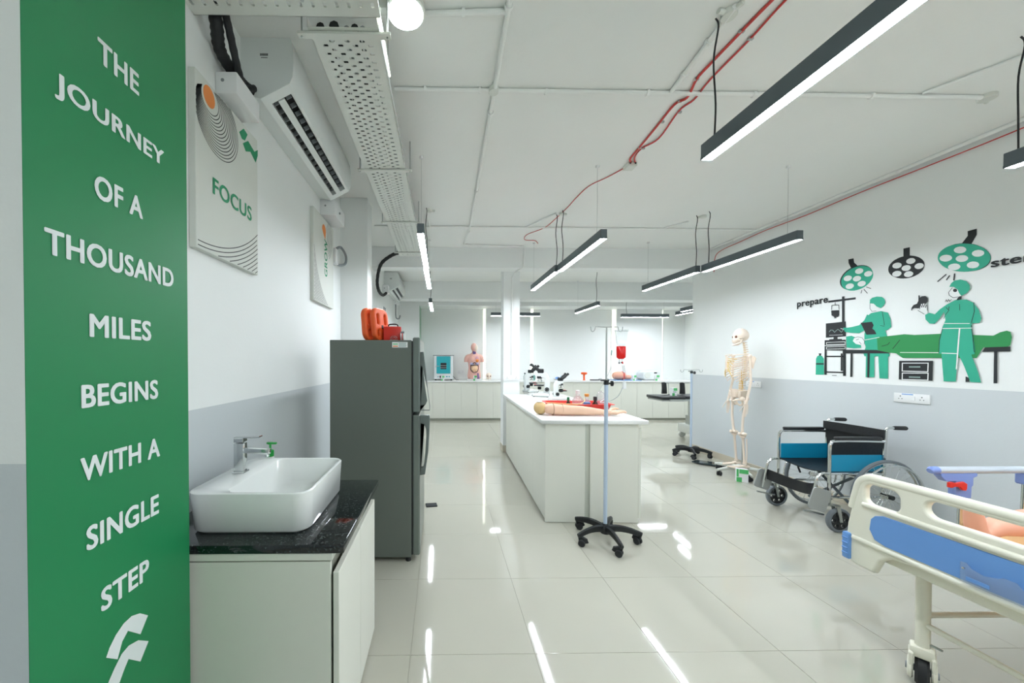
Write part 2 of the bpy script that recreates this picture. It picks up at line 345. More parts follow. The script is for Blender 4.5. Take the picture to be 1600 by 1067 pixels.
# flat mural outlines on the right wall, in metres (Y, Z); "C:w" marks a line of width w
MURAL = {"L1":[["K",[[3.497,2.420],[3.453,2.418],[3.448,2.377],[3.411,2.329],[3.442,2.327],[3.473,2.329],[3.495,2.383]]],["K",[[3.3,2.266],[3.295,2.249],[3.293,2.232],[3.295,2.215],[3.300,2.198],[3.308,2.181],[3.318,2.166],[3.332,2.151],[3.347,2.139],[3.365,2.128],[3.385,2.119],[3.405,2.113],[3.427,2.110],[3.449,2.109],[3.470,2.112],[3.491,2.117],[3.510,2.125],[3.527,2.135],[3.542,2.148],[3.554,2.163],[3.563,2.179],[3.568,2.197],[3.570,2.216],[3.568,2.234],[3.562,2.253],[3.553,2.270],[3.541,2.287],[3.526,2.301],[3.509,2.314],[3.489,2.324],[3.469,2.331],[3.447,2.336],[3.426,2.338],[3.404,2.337],[3.384,2.334],[3.364,2.328],[3.346,2.319],[3.331,2.308],[3.318,2.295],[3.307,2.281]]],["T",[[3.296,2.257],[3.292,2.240],[3.290,2.223],[3.292,2.206],[3.296,2.189],[3.304,2.173],[3.314,2.157],[3.327,2.143],[3.342,2.130],[3.359,2.120],[3.378,2.112],[3.398,2.106],[3.419,2.103],[3.440,2.102],[3.460,2.105],[3.481,2.110],[3.499,2.118],[3.516,2.128],[3.531,2.141],[3.542,2.156],[3.551,2.172],[3.556,2.190],[3.558,2.208],[3.557,2.227],[3.551,2.245],[3.543,2.263],[3.531,2.279],[3.517,2.293],[3.500,2.306],[3.481,2.316],[3.461,2.323],[3.441,2.328],[3.42,2.329],[3.399,2.328],[3.379,2.325],[3.360,2.319],[3.343,2.310],[3.327,2.299],[3.314,2.286],[3.304,2.272]]],["W",[[3.370,2.283],[3.369,2.279],[3.370,2.275],[3.371,2.271],[3.373,2.267],[3.376,2.264],[3.379,2.261],[3.383,2.259],[3.387,2.257],[3.392,2.256],[3.397,2.255],[3.403,2.255],[3.408,2.256],[3.413,2.257],[3.418,2.259],[3.423,2.262],[3.427,2.265],[3.431,2.268],[3.434,2.272],[3.436,2.276],[3.437,2.280],[3.438,2.284],[3.437,2.288],[3.436,2.292],[3.434,2.296],[3.431,2.299],[3.428,2.302],[3.424,2.305],[3.419,2.306],[3.414,2.307],[3.409,2.308],[3.404,2.308],[3.398,2.307],[3.393,2.306],[3.388,2.304],[3.384,2.301],[3.380,2.298],[3.376,2.295],[3.373,2.291],[3.371,2.287]]],["W",[[3.297,2.240],[3.297,2.236],[3.297,2.232],[3.298,2.228],[3.300,2.225],[3.302,2.221],[3.306,2.218],[3.31,2.216],[3.314,2.214],[3.319,2.213],[3.323,2.212],[3.329,2.212],[3.334,2.213],[3.339,2.214],[3.344,2.216],[3.348,2.218],[3.352,2.221],[3.355,2.224],[3.358,2.228],[3.360,2.232],[3.362,2.236],[3.362,2.240],[3.362,2.244],[3.361,2.248],[3.359,2.252],[3.356,2.255],[3.353,2.258],[3.349,2.260],[3.344,2.262],[3.340,2.263],[3.335,2.264],[3.330,2.264],[3.324,2.263],[3.32,2.262],[3.315,2.260],[3.310,2.257],[3.306,2.255],[3.303,2.251],[3.300,2.248],[3.298,2.244]]],["W",[[3.465,2.237],[3.464,2.232],[3.464,2.228],[3.466,2.224],[3.468,2.220],[3.471,2.217],[3.474,2.214],[3.478,2.211],[3.483,2.21],[3.488,2.208],[3.494,2.207],[3.499,2.207],[3.505,2.208],[3.511,2.209],[3.516,2.211],[3.521,2.214],[3.525,2.217],[3.529,2.220],[3.532,2.224],[3.534,2.228],[3.536,2.232],[3.536,2.237],[3.536,2.241],[3.535,2.245],[3.533,2.249],[3.530,2.252],[3.526,2.255],[3.522,2.258],[3.517,2.260],[3.512,2.261],[3.506,2.262],[3.500,2.262],[3.495,2.261],[3.489,2.259],[3.484,2.258],[3.479,2.255],[3.475,2.252],[3.471,2.249],[3.468,2.245],[3.466,2.241]]],["W",[[3.387,2.215],[3.386,2.211],[3.387,2.207],[3.388,2.203],[3.390,2.2],[3.392,2.196],[3.396,2.193],[3.400,2.191],[3.404,2.189],[3.409,2.187],[3.415,2.187],[3.420,2.187],[3.425,2.187],[3.431,2.188],[3.436,2.190],[3.440,2.193],[3.445,2.196],[3.448,2.199],[3.451,2.203],[3.453,2.207],[3.455,2.211],[3.455,2.215],[3.455,2.219],[3.454,2.223],[3.452,2.227],[3.449,2.230],[3.445,2.233],[3.441,2.236],[3.437,2.238],[3.432,2.239],[3.426,2.24],[3.421,2.24],[3.416,2.239],[3.410,2.238],[3.405,2.236],[3.401,2.233],[3.397,2.230],[3.393,2.227],[3.390,2.223],[3.388,2.219]]],["W",[[3.446,2.156],[3.446,2.152],[3.446,2.147],[3.447,2.143],[3.449,2.140],[3.452,2.136],[3.456,2.133],[3.460,2.130],[3.464,2.128],[3.47,2.127],[3.475,2.126],[3.481,2.126],[3.486,2.126],[3.492,2.128],[3.497,2.129],[3.502,2.132],[3.506,2.135],[3.510,2.138],[3.513,2.142],[3.515,2.146],[3.517,2.150],[3.517,2.154],[3.517,2.158],[3.516,2.163],[3.514,2.166],[3.511,2.170],[3.507,2.173],[3.503,2.176],[3.498,2.178],[3.493,2.179],[3.487,2.180],[3.482,2.180],[3.476,2.179],[3.471,2.178],[3.465,2.176],[3.461,2.174],[3.456,2.171],[3.453,2.168],[3.450,2.164],[3.448,2.160]]],["W",[[3.348,2.159],[3.347,2.155],[3.348,2.151],[3.349,2.147],[3.351,2.143],[3.353,2.140],[3.357,2.137],[3.361,2.134],[3.365,2.132],[3.370,2.131],[3.375,2.130],[3.380,2.130],[3.385,2.130],[3.391,2.132],[3.396,2.133],[3.400,2.136],[3.404,2.138],[3.408,2.142],[3.411,2.145],[3.413,2.149],[3.414,2.153],[3.415,2.157],[3.414,2.162],[3.413,2.166],[3.411,2.169],[3.409,2.173],[3.405,2.176],[3.401,2.178],[3.397,2.180],[3.392,2.181],[3.387,2.182],[3.381,2.182],[3.376,2.182],[3.371,2.181],[3.366,2.179],[3.361,2.176],[3.357,2.174],[3.354,2.170],[3.351,2.167],[3.349,2.163]]],["K:0.005243",[[3.378,2.093],[3.385,2.066]]],["K:0.005243",[[3.361,2.098],[3.333,2.056]]],["K:0.005243",[[3.342,2.116],[3.306,2.095]]]],"L2":[["K",[[3.073,2.394],[3.030,2.393],[3.030,2.301],[3.072,2.304]]],["K",[[2.934,2.229],[2.933,2.214],[2.935,2.200],[2.939,2.186],[2.946,2.173],[2.956,2.162],[2.968,2.152],[2.982,2.144],[2.998,2.137],[3.016,2.133],[3.034,2.131],[3.053,2.132],[3.072,2.135],[3.091,2.140],[3.109,2.148],[3.126,2.158],[3.141,2.169],[3.154,2.183],[3.164,2.197],[3.172,2.213],[3.176,2.228],[3.177,2.244],[3.175,2.260],[3.170,2.274],[3.161,2.288],[3.150,2.300],[3.137,2.31],[3.121,2.317],[3.104,2.323],[3.085,2.326],[3.066,2.327],[3.047,2.325],[3.028,2.321],[3.010,2.314],[2.993,2.306],[2.978,2.296],[2.964,2.284],[2.953,2.272],[2.944,2.258],[2.937,2.243]]],["W",[[2.992,2.272],[2.992,2.268],[2.992,2.265],[2.993,2.261],[2.995,2.258],[2.998,2.255],[3.001,2.252],[3.005,2.250],[3.009,2.249],[3.013,2.248],[3.018,2.248],[3.023,2.248],[3.027,2.249],[3.032,2.251],[3.036,2.253],[3.040,2.255],[3.044,2.258],[3.047,2.262],[3.05,2.265],[3.051,2.269],[3.052,2.273],[3.053,2.277],[3.052,2.281],[3.051,2.284],[3.049,2.288],[3.046,2.291],[3.043,2.293],[3.039,2.295],[3.035,2.297],[3.031,2.297],[3.026,2.298],[3.021,2.297],[3.016,2.296],[3.012,2.295],[3.007,2.293],[3.003,2.290],[3.000,2.287],[2.997,2.284],[2.995,2.280],[2.993,2.276]]],["W",[[2.938,2.216],[2.938,2.212],[2.938,2.208],[2.939,2.205],[2.941,2.201],[2.944,2.198],[2.947,2.196],[2.950,2.194],[2.954,2.192],[2.958,2.191],[2.963,2.191],[2.968,2.191],[2.972,2.192],[2.977,2.193],[2.981,2.195],[2.985,2.198],[2.988,2.201],[2.991,2.204],[2.994,2.208],[2.995,2.211],[2.996,2.215],[2.997,2.219],[2.996,2.223],[2.995,2.226],[2.993,2.230],[2.990,2.233],[2.987,2.235],[2.984,2.237],[2.980,2.239],[2.975,2.24],[2.971,2.240],[2.966,2.24],[2.962,2.239],[2.957,2.237],[2.953,2.235],[2.949,2.233],[2.946,2.230],[2.943,2.227],[2.941,2.223],[2.939,2.219]]],["W",[[3.083,2.258],[3.083,2.254],[3.083,2.250],[3.084,2.247],[3.086,2.243],[3.089,2.240],[3.092,2.238],[3.096,2.236],[3.101,2.234],[3.105,2.233],[3.110,2.233],[3.115,2.233],[3.120,2.234],[3.125,2.236],[3.130,2.238],[3.134,2.240],[3.138,2.244],[3.142,2.247],[3.144,2.251],[3.146,2.255],[3.147,2.259],[3.147,2.263],[3.147,2.267],[3.146,2.271],[3.143,2.274],[3.141,2.277],[3.137,2.280],[3.133,2.282],[3.129,2.283],[3.124,2.284],[3.119,2.284],[3.114,2.284],[3.109,2.283],[3.104,2.281],[3.099,2.279],[3.095,2.276],[3.091,2.273],[3.088,2.270],[3.086,2.266],[3.084,2.262]]],["W",[[3.021,2.220],[3.020,2.216],[3.021,2.213],[3.022,2.209],[3.024,2.206],[3.027,2.203],[3.030,2.200],[3.034,2.198],[3.038,2.196],[3.042,2.195],[3.047,2.195],[3.052,2.195],[3.057,2.196],[3.061,2.198],[3.066,2.200],[3.070,2.202],[3.074,2.205],[3.077,2.209],[3.079,2.212],[3.081,2.216],[3.082,2.220],[3.083,2.224],[3.082,2.228],[3.081,2.232],[3.079,2.235],[3.076,2.238],[3.073,2.241],[3.069,2.243],[3.065,2.244],[3.060,2.245],[3.055,2.245],[3.050,2.245],[3.046,2.244],[3.041,2.243],[3.036,2.240],[3.032,2.238],[3.029,2.235],[3.026,2.232],[3.023,2.228],[3.022,2.224]]],["W",[[3.083,2.187],[3.083,2.183],[3.083,2.179],[3.085,2.175],[3.087,2.172],[3.089,2.169],[3.093,2.166],[3.096,2.164],[3.101,2.162],[3.106,2.161],[3.111,2.161],[3.116,2.161],[3.121,2.162],[3.126,2.163],[3.130,2.165],[3.135,2.168],[3.138,2.171],[3.142,2.174],[3.144,2.178],[3.146,2.182],[3.147,2.186],[3.148,2.190],[3.147,2.194],[3.146,2.198],[3.144,2.201],[3.141,2.204],[3.137,2.207],[3.133,2.209],[3.129,2.211],[3.124,2.212],[3.119,2.212],[3.114,2.212],[3.109,2.211],[3.104,2.209],[3.1,2.207],[3.095,2.205],[3.092,2.202],[3.088,2.198],[3.086,2.195],[3.084,2.191]]],["W",[[3.004,2.165],[3.004,2.161],[3.005,2.157],[3.006,2.154],[3.008,2.150],[3.010,2.147],[3.014,2.145],[3.017,2.142],[3.021,2.141],[3.026,2.140],[3.031,2.139],[3.035,2.139],[3.040,2.140],[3.045,2.142],[3.049,2.144],[3.053,2.146],[3.057,2.149],[3.060,2.152],[3.063,2.156],[3.064,2.16],[3.065,2.163],[3.066,2.167],[3.065,2.171],[3.064,2.175],[3.062,2.178],[3.059,2.181],[3.056,2.184],[3.052,2.186],[3.048,2.188],[3.044,2.189],[3.039,2.189],[3.034,2.189],[3.029,2.188],[3.025,2.187],[3.020,2.185],[3.016,2.182],[3.013,2.179],[3.01,2.176],[3.007,2.172],[3.005,2.169]]]],"L3":[["K",[[2.691,2.408],[2.644,2.410],[2.644,2.364],[2.670,2.302],[2.728,2.313],[2.690,2.372]]],["K",[[2.571,2.166],[2.573,2.150],[2.577,2.136],[2.585,2.124],[2.595,2.114],[2.608,2.106],[2.623,2.100],[2.640,2.097],[2.659,2.097],[2.679,2.099],[2.700,2.104],[2.721,2.112],[2.741,2.123],[2.761,2.136],[2.780,2.151],[2.797,2.168],[2.811,2.186],[2.822,2.205],[2.831,2.224],[2.836,2.243],[2.837,2.261],[2.835,2.278],[2.829,2.293],[2.820,2.306],[2.808,2.317],[2.793,2.324],[2.776,2.329],[2.757,2.331],[2.737,2.329],[2.716,2.325],[2.695,2.318],[2.675,2.308],[2.655,2.297],[2.637,2.283],[2.620,2.268],[2.605,2.252],[2.593,2.235],[2.583,2.217],[2.576,2.2],[2.572,2.182]]],["T",[[2.573,2.173],[2.575,2.158],[2.579,2.143],[2.586,2.130],[2.597,2.119],[2.610,2.110],[2.625,2.103],[2.643,2.099],[2.662,2.098],[2.683,2.099],[2.705,2.103],[2.727,2.110],[2.749,2.119],[2.770,2.131],[2.790,2.145],[2.808,2.161],[2.824,2.179],[2.836,2.197],[2.846,2.216],[2.852,2.235],[2.854,2.253],[2.852,2.271],[2.847,2.286],[2.838,2.300],[2.825,2.311],[2.810,2.320],[2.793,2.326],[2.773,2.329],[2.752,2.328],[2.730,2.325],[2.708,2.32],[2.686,2.311],[2.665,2.301],[2.646,2.288],[2.628,2.274],[2.612,2.258],[2.599,2.241],[2.588,2.224],[2.580,2.207],[2.575,2.190]]],["W",[[2.696,2.271],[2.696,2.267],[2.697,2.263],[2.699,2.260],[2.701,2.257],[2.704,2.254],[2.708,2.252],[2.712,2.251],[2.717,2.250],[2.722,2.250],[2.727,2.251],[2.732,2.252],[2.737,2.254],[2.742,2.257],[2.747,2.26],[2.751,2.263],[2.755,2.267],[2.758,2.271],[2.760,2.275],[2.762,2.279],[2.763,2.284],[2.763,2.288],[2.762,2.292],[2.760,2.295],[2.757,2.298],[2.754,2.301],[2.750,2.302],[2.746,2.304],[2.741,2.304],[2.736,2.304],[2.731,2.304],[2.725,2.302],[2.720,2.300],[2.715,2.298],[2.711,2.295],[2.707,2.291],[2.703,2.287],[2.700,2.283],[2.698,2.279],[2.697,2.275]]],["W",[[2.604,2.218],[2.604,2.214],[2.605,2.210],[2.607,2.207],[2.609,2.204],[2.612,2.202],[2.615,2.200],[2.619,2.198],[2.624,2.198],[2.628,2.197],[2.633,2.198],[2.638,2.199],[2.643,2.201],[2.648,2.203],[2.652,2.206],[2.656,2.209],[2.659,2.213],[2.662,2.217],[2.664,2.221],[2.666,2.225],[2.666,2.229],[2.666,2.233],[2.665,2.237],[2.664,2.240],[2.661,2.243],[2.658,2.245],[2.655,2.247],[2.651,2.249],[2.646,2.249],[2.641,2.249],[2.637,2.249],[2.632,2.248],[2.627,2.246],[2.622,2.243],[2.618,2.241],[2.614,2.237],[2.611,2.234],[2.608,2.230],[2.606,2.226],[2.605,2.222]]],["W",[[2.772,2.230],[2.772,2.226],[2.773,2.222],[2.775,2.219],[2.778,2.215],[2.781,2.213],[2.785,2.211],[2.79,2.209],[2.794,2.209],[2.800,2.208],[2.805,2.209],[2.811,2.210],[2.816,2.212],[2.821,2.215],[2.826,2.218],[2.831,2.221],[2.835,2.225],[2.838,2.229],[2.840,2.233],[2.842,2.238],[2.843,2.242],[2.843,2.246],[2.842,2.250],[2.840,2.254],[2.837,2.257],[2.834,2.260],[2.83,2.262],[2.825,2.263],[2.820,2.264],[2.815,2.264],[2.809,2.263],[2.803,2.262],[2.798,2.260],[2.793,2.257],[2.788,2.254],[2.784,2.251],[2.780,2.247],[2.777,2.243],[2.775,2.239],[2.773,2.234]]],["W",[[2.685,2.203],[2.685,2.199],[2.686,2.195],[2.688,2.191],[2.690,2.188],[2.694,2.186],[2.697,2.184],[2.701,2.182],[2.706,2.182],[2.711,2.181],[2.716,2.182],[2.721,2.183],[2.727,2.185],[2.732,2.187],[2.736,2.190],[2.740,2.193],[2.744,2.197],[2.747,2.201],[2.749,2.205],[2.751,2.21],[2.752,2.214],[2.751,2.218],[2.750,2.222],[2.749,2.225],[2.746,2.228],[2.743,2.231],[2.739,2.233],[2.735,2.234],[2.730,2.235],[2.725,2.235],[2.720,2.234],[2.715,2.233],[2.71,2.231],[2.705,2.229],[2.700,2.226],[2.696,2.223],[2.693,2.219],[2.690,2.215],[2.687,2.211],[2.686,2.207]]],["W",[[2.725,2.149],[2.726,2.145],[2.726,2.142],[2.728,2.138],[2.731,2.135],[2.734,2.132],[2.738,2.130],[2.742,2.129],[2.747,2.128],[2.752,2.127],[2.757,2.128],[2.763,2.129],[2.768,2.131],[2.773,2.133],[2.778,2.136],[2.782,2.139],[2.786,2.143],[2.789,2.147],[2.791,2.151],[2.793,2.155],[2.794,2.159],[2.793,2.164],[2.792,2.167],[2.791,2.171],[2.788,2.174],[2.785,2.177],[2.781,2.179],[2.776,2.180],[2.771,2.181],[2.766,2.181],[2.761,2.181],[2.756,2.180],[2.750,2.178],[2.745,2.176],[2.741,2.173],[2.736,2.169],[2.733,2.166],[2.730,2.162],[2.728,2.158],[2.726,2.154]]],["W",[[2.628,2.139],[2.628,2.135],[2.629,2.131],[2.631,2.128],[2.633,2.125],[2.636,2.122],[2.639,2.120],[2.643,2.119],[2.648,2.118],[2.653,2.118],[2.658,2.118],[2.663,2.119],[2.667,2.121],[2.672,2.123],[2.677,2.125],[2.681,2.129],[2.684,2.132],[2.687,2.136],[2.689,2.140],[2.691,2.144],[2.691,2.148],[2.691,2.152],[2.690,2.156],[2.689,2.16],[2.686,2.163],[2.683,2.165],[2.679,2.167],[2.675,2.169],[2.671,2.169],[2.666,2.170],[2.661,2.169],[2.656,2.168],[2.651,2.166],[2.646,2.164],[2.642,2.161],[2.638,2.158],[2.635,2.155],[2.632,2.151],[2.630,2.147],[2.629,2.143]]],["K:0.0079906",[[2.804,2.106],[2.851,2.061]]],["K:0.0079906",[[2.784,2.092],[2.800,2.063]]],["K:0.0079906",[[2.756,2.100],[2.759,2.051]]]],"monitor_cart":[["K",[[3.547,2.062],[3.524,2.062],[3.520,1.774],[3.542,1.777]]],["K",[[3.673,2.042],[3.426,2.035],[3.426,2.015],[3.673,2.021]]],["K",[[3.694,1.809],[3.509,1.810],[3.506,1.663],[3.581,1.660],[3.580,1.641],[3.540,1.639],[3.540,1.629],[3.659,1.632],[3.659,1.642],[3.618,1.643],[3.618,1.661],[3.692,1.662]]],["S:0.005243",[[3.660,1.719],[3.645,1.738],[3.625,1.733],[3.609,1.710],[3.594,1.727],[3.579,1.739],[3.563,1.725],[3.547,1.706],[3.530,1.728],[3.515,1.741]]],["W:0.0034953",[[3.658,1.684],[3.535,1.680]]],["K",[[3.703,1.635],[3.506,1.630],[3.501,1.270],[3.525,1.269],[3.528,1.521],[3.682,1.529],[3.678,1.275],[3.701,1.274]]],["K",[[3.696,1.473],[3.51,1.470],[3.509,1.457],[3.696,1.459]]],["K",[[3.693,1.311],[3.507,1.310],[3.507,1.297],[3.693,1.297]]],["W:0.0048691",[[3.685,1.611],[3.512,1.609],[3.511,1.585],[3.684,1.588],[3.685,1.611]]],["W:0.0048691",[[3.684,1.564],[3.511,1.564],[3.511,1.540],[3.684,1.541],[3.684,1.564]]],["W:0.005243",[[3.704,1.578],[3.505,1.578]]],["K:0.0048691",[[3.625,1.270],[3.584,1.272]]]],"drip_bag":[["K:0.005243",[[3.639,1.989],[3.574,1.983],[3.571,1.940]]],["K:0.005243",[[3.639,1.989],[3.641,1.945]]],["K:0.005243",[[3.607,2.014],[3.607,1.988]]],["K",[[3.643,1.937],[3.569,1.931],[3.568,1.881],[3.580,1.862],[3.594,1.867],[3.597,1.848],[3.604,1.861],[3.610,1.850],[3.616,1.869],[3.639,1.886]]]],"gas_cylinder":[["T",[[3.788,1.442],[3.776,1.469],[3.753,1.481],[3.726,1.470],[3.709,1.441],[3.706,1.274],[3.789,1.271]]],["K",[[3.787,1.395],[3.708,1.395],[3.708,1.380],[3.787,1.379]]],["K",[[3.762,1.499],[3.733,1.498],[3.739,1.473],[3.754,1.474]]]],"nurse_figure":[["T",[[3.349,1.678],[3.323,1.755],[3.335,1.835],[3.299,1.865],[3.222,1.873],[3.172,1.853],[3.153,1.798],[3.145,1.722],[3.170,1.698],[3.188,1.693],[3.174,1.642],[3.168,1.544],[3.152,1.465],[3.157,1.458],[3.346,1.463],[3.353,1.487],[3.337,1.550],[3.348,1.598]]],["T",[[3.533,1.751],[3.499,1.747],[3.448,1.751],[3.392,1.762],[3.351,1.805],[3.330,1.857],[3.292,1.830],[3.323,1.723],[3.390,1.684],[3.461,1.693],[3.513,1.707]]],["T",[[3.333,1.471],[3.267,1.470],[3.264,1.268],[3.333,1.265]]],["T",[[3.237,1.469],[3.165,1.465],[3.162,1.260],[3.226,1.260]]],["W",[[3.308,1.957],[3.279,1.968],[3.253,1.933],[3.247,1.894],[3.260,1.872],[3.292,1.877],[3.304,1.902]]],["K:0.0034953",[[3.308,1.957],[3.308,1.910],[3.292,1.880],[3.260,1.880]]],["T",[[3.310,1.958],[3.308,1.992],[3.290,2.007],[3.255,2.011],[3.216,2.001],[3.198,1.978],[3.192,1.946],[3.204,1.918],[3.225,1.901],[3.254,1.918],[3.279,1.95]]],["K:0.0034953",[[3.213,1.866],[3.203,1.804],[3.195,1.742]]],["K:0.0034953",[[3.225,1.742],[3.195,1.733]]],["K",[[3.381,1.783],[3.29,1.783],[3.276,1.750],[3.286,1.720],[3.268,1.700],[3.254,1.665],[3.332,1.666]]],["W:0.005243",[[3.551,1.744],[3.527,1.735]]]],"patient_figure":[["T",[[3.502,1.660],[3.454,1.665],[3.425,1.648],[3.432,1.611],[3.410,1.582],[3.375,1.573],[3.372,1.544],[3.431,1.541],[3.496,1.550]]],["W",[[3.443,1.612],[3.432,1.642],[3.401,1.651],[3.365,1.638],[3.346,1.606],[3.348,1.579],[3.375,1.571],[3.417,1.583]]],["K:0.0034953",[[3.432,1.642],[3.401,1.651],[3.365,1.638],[3.346,1.606],[3.348,1.579]]],["K:0.0034953",[[3.415,1.621],[3.392,1.630]]],["K:0.0034953",[[3.389,1.601],[3.372,1.580]]],["G",[[3.249,1.636],[3.052,1.650],[2.986,1.639],[2.812,1.637],[2.640,1.614],[2.549,1.603],[2.518,1.625],[2.488,1.634],[2.471,1.623],[2.464,1.585],[2.470,1.531],[2.480,1.520],[2.597,1.519],[2.629,1.441],[3.060,1.445],[3.107,1.485],[3.222,1.506],[3.242,1.522]]],["K:0.0048691",[[3.131,1.527],[3.083,1.602]]],["K:0.0048691",[[3.211,1.553],[3.168,1.566],[3.154,1.585]]],["W:0.005243",[[3.078,1.493],[2.829,1.485]]],["W:0.0048691",[[3.342,1.617],[3.231,1.635]]]],"table_drawing":[["K",[[3.530,1.532],[3.248,1.519],[3.155,1.492],[3.155,1.486],[3.529,1.494]]],["K",[[3.460,1.492],[3.443,1.492],[3.442,1.263],[3.46,1.262]]],["K",[[3.320,1.490],[3.301,1.489],[3.302,1.263],[3.319,1.262]]],["K",[[3.547,1.494],[3.529,1.494],[3.527,1.32],[3.545,1.319]]],["K",[[2.587,1.519],[2.469,1.521],[2.469,1.486],[2.602,1.486]]],["K",[[2.544,1.487],[2.528,1.487],[2.526,1.258],[2.543,1.257]]],["K",[[2.683,1.301],[2.663,1.289],[2.662,1.26],[2.683,1.258]]]],"drawer_drawing":[["K",[[3.084,1.420],[2.867,1.421],[2.868,1.257],[3.085,1.257]]],["W:0.0066168",[[3.062,1.400],[2.896,1.401],[2.897,1.330],[3.062,1.331],[3.062,1.400]]],["W:0.0066168",[[3.061,1.314],[2.895,1.319],[2.896,1.261],[3.061,1.258],[3.061,1.314]]],["S:0.0097383",[[3.014,1.368],[2.947,1.369]]],["S:0.0097383",[[3.013,1.281],[2.946,1.282]]]],"surgeon_figure":[["T",[[2.817,1.678],[2.726,1.488],[2.735,1.258],[2.802,1.257],[2.817,1.463]]],["T",[[2.834,1.477],[2.831,1.598],[2.815,1.691],[2.799,1.743],[2.807,1.811],[2.833,1.760],[2.862,1.720],[2.892,1.726],[2.917,1.762],[2.920,1.801],[2.894,1.814],[2.861,1.798],[2.832,1.834],[2.791,1.868],[2.746,1.894],[2.687,1.887],[2.652,1.859],[2.621,1.798],[2.608,1.734],[2.616,1.702],[2.656,1.702],[2.650,1.625],[2.637,1.511],[2.638,1.471],[2.655,1.467],[2.619,1.335],[2.603,1.258],[2.657,1.260],[2.693,1.384],[2.724,1.475]]],["W",[[2.760,1.988],[2.731,1.976],[2.712,1.924],[2.732,1.907],[2.769,1.921],[2.784,1.951],[2.777,1.978]]],["K:0.0034953",[[2.764,1.992],[2.784,1.960],[2.780,1.937],[2.759,1.915],[2.732,1.915]]],["T",[[2.781,2.003],[2.770,2.030],[2.752,2.047],[2.720,2.047],[2.689,2.028],[2.671,1.996],[2.669,1.963],[2.688,1.933],[2.714,1.921],[2.725,1.942],[2.735,1.973],[2.756,1.998]]],["K",[[2.737,1.967],[2.737,1.965],[2.738,1.963],[2.738,1.961],[2.739,1.959],[2.740,1.958],[2.742,1.957],[2.743,1.956],[2.745,1.956],[2.746,1.956],[2.748,1.956],[2.750,1.956],[2.751,1.957],[2.753,1.958],[2.755,1.959],[2.756,1.961],[2.757,1.963],[2.758,1.965],[2.759,1.967],[2.759,1.969],[2.759,1.971],[2.759,1.973],[2.759,1.975],[2.758,1.977],[2.757,1.978],[2.756,1.980],[2.755,1.981],[2.753,1.981],[2.752,1.982],[2.750,1.982],[2.748,1.982],[2.747,1.981],[2.745,1.981],[2.743,1.979],[2.742,1.978],[2.741,1.977],[2.739,1.975],[2.738,1.973],[2.738,1.971],[2.737,1.969]]],["K",[[2.728,1.917],[2.712,1.919],[2.712,1.893],[2.741,1.890]]],["K:0.0034953",[[2.647,1.858],[2.644,1.789],[2.658,1.708]]],["K:0.0034953",[[2.796,1.843],[2.780,1.818],[2.800,1.783],[2.808,1.757]]],["K:0.0034953",[[2.779,1.847],[2.782,1.823]]],["K:0.0034953",[[2.813,1.684],[2.831,1.585],[2.833,1.48]]],["K:0.0034953",[[2.658,1.689],[2.648,1.587],[2.640,1.486]]],["K:0.0021215",[[2.722,1.858],[2.72,1.809]]],["W:0.0048691",[[2.804,1.717],[2.667,1.703]]],["W:0.0048691",[[2.813,1.678],[2.651,1.667]]],["W:0.0079906",[[2.719,1.667],[2.726,1.501],[2.731,1.357]]],["W:0.005243",[[2.815,1.482],[2.730,1.476]]],["W",[[2.954,1.852],[2.949,1.893],[2.936,1.895],[2.924,1.896],[2.909,1.883],[2.906,1.841],[2.904,1.810],[2.924,1.810]]],["K:0.0034953",[[2.954,1.852],[2.949,1.893],[2.940,1.864],[2.936,1.895],[2.929,1.864],[2.922,1.896],[2.918,1.859],[2.909,1.883],[2.906,1.835]]],["K:0.0034953",[[2.965,1.844],[2.946,1.827],[2.924,1.807]]],["K:0.0034953",[[2.801,1.890],[2.795,1.905],[2.789,1.888],[2.782,1.905],[2.776,1.888],[2.767,1.903]]]],"stomach_drawing":[["K",[[2.964,1.969],[2.957,1.969],[2.955,1.949],[2.942,1.958],[2.920,1.957],[2.906,1.937],[2.905,1.910],[2.920,1.889],[2.941,1.878],[2.962,1.860],[2.989,1.867],[3.002,1.859],[3.002,1.849],[3.009,1.850],[3.008,1.870],[2.995,1.893],[2.973,1.901],[2.964,1.924]]]]}
LOGO_F = [[[1.827, 2.553], [1.868, 2.596], [1.905, 2.588], [1.879, 2.541], [1.851, 2.534]], [[1.859, 2.516], [1.91, 2.559], [1.973, 2.539], [2.008, 2.569], [2.008, 2.537], [1.985, 2.487], [1.931, 2.515], [1.887, 2.491]], [[1.922, 2.557], [1.943, 2.579], [2.009, 2.591], [2.008, 2.537], [1.973, 2.549]]]
LOGO_P = [[[0.893, 0.679], [0.902, 0.696], [0.920, 0.715], [0.943, 0.728], [0.967, 0.73], [0.993, 0.719], [1.020, 0.694], [0.994, 0.660], [0.955, 0.699], [0.938, 0.684], [0.924, 0.649]], [[0.867, 0.565], [0.897, 0.611], [0.915, 0.633], [0.936, 0.653], [0.957, 0.658], [0.987, 0.649], [1.021, 0.620], [0.993, 0.585], [0.956, 0.623], [0.942, 0.605], [0.928, 0.583], [0.905, 0.528]]]
from mathutils.geometry import tessellate_polygon

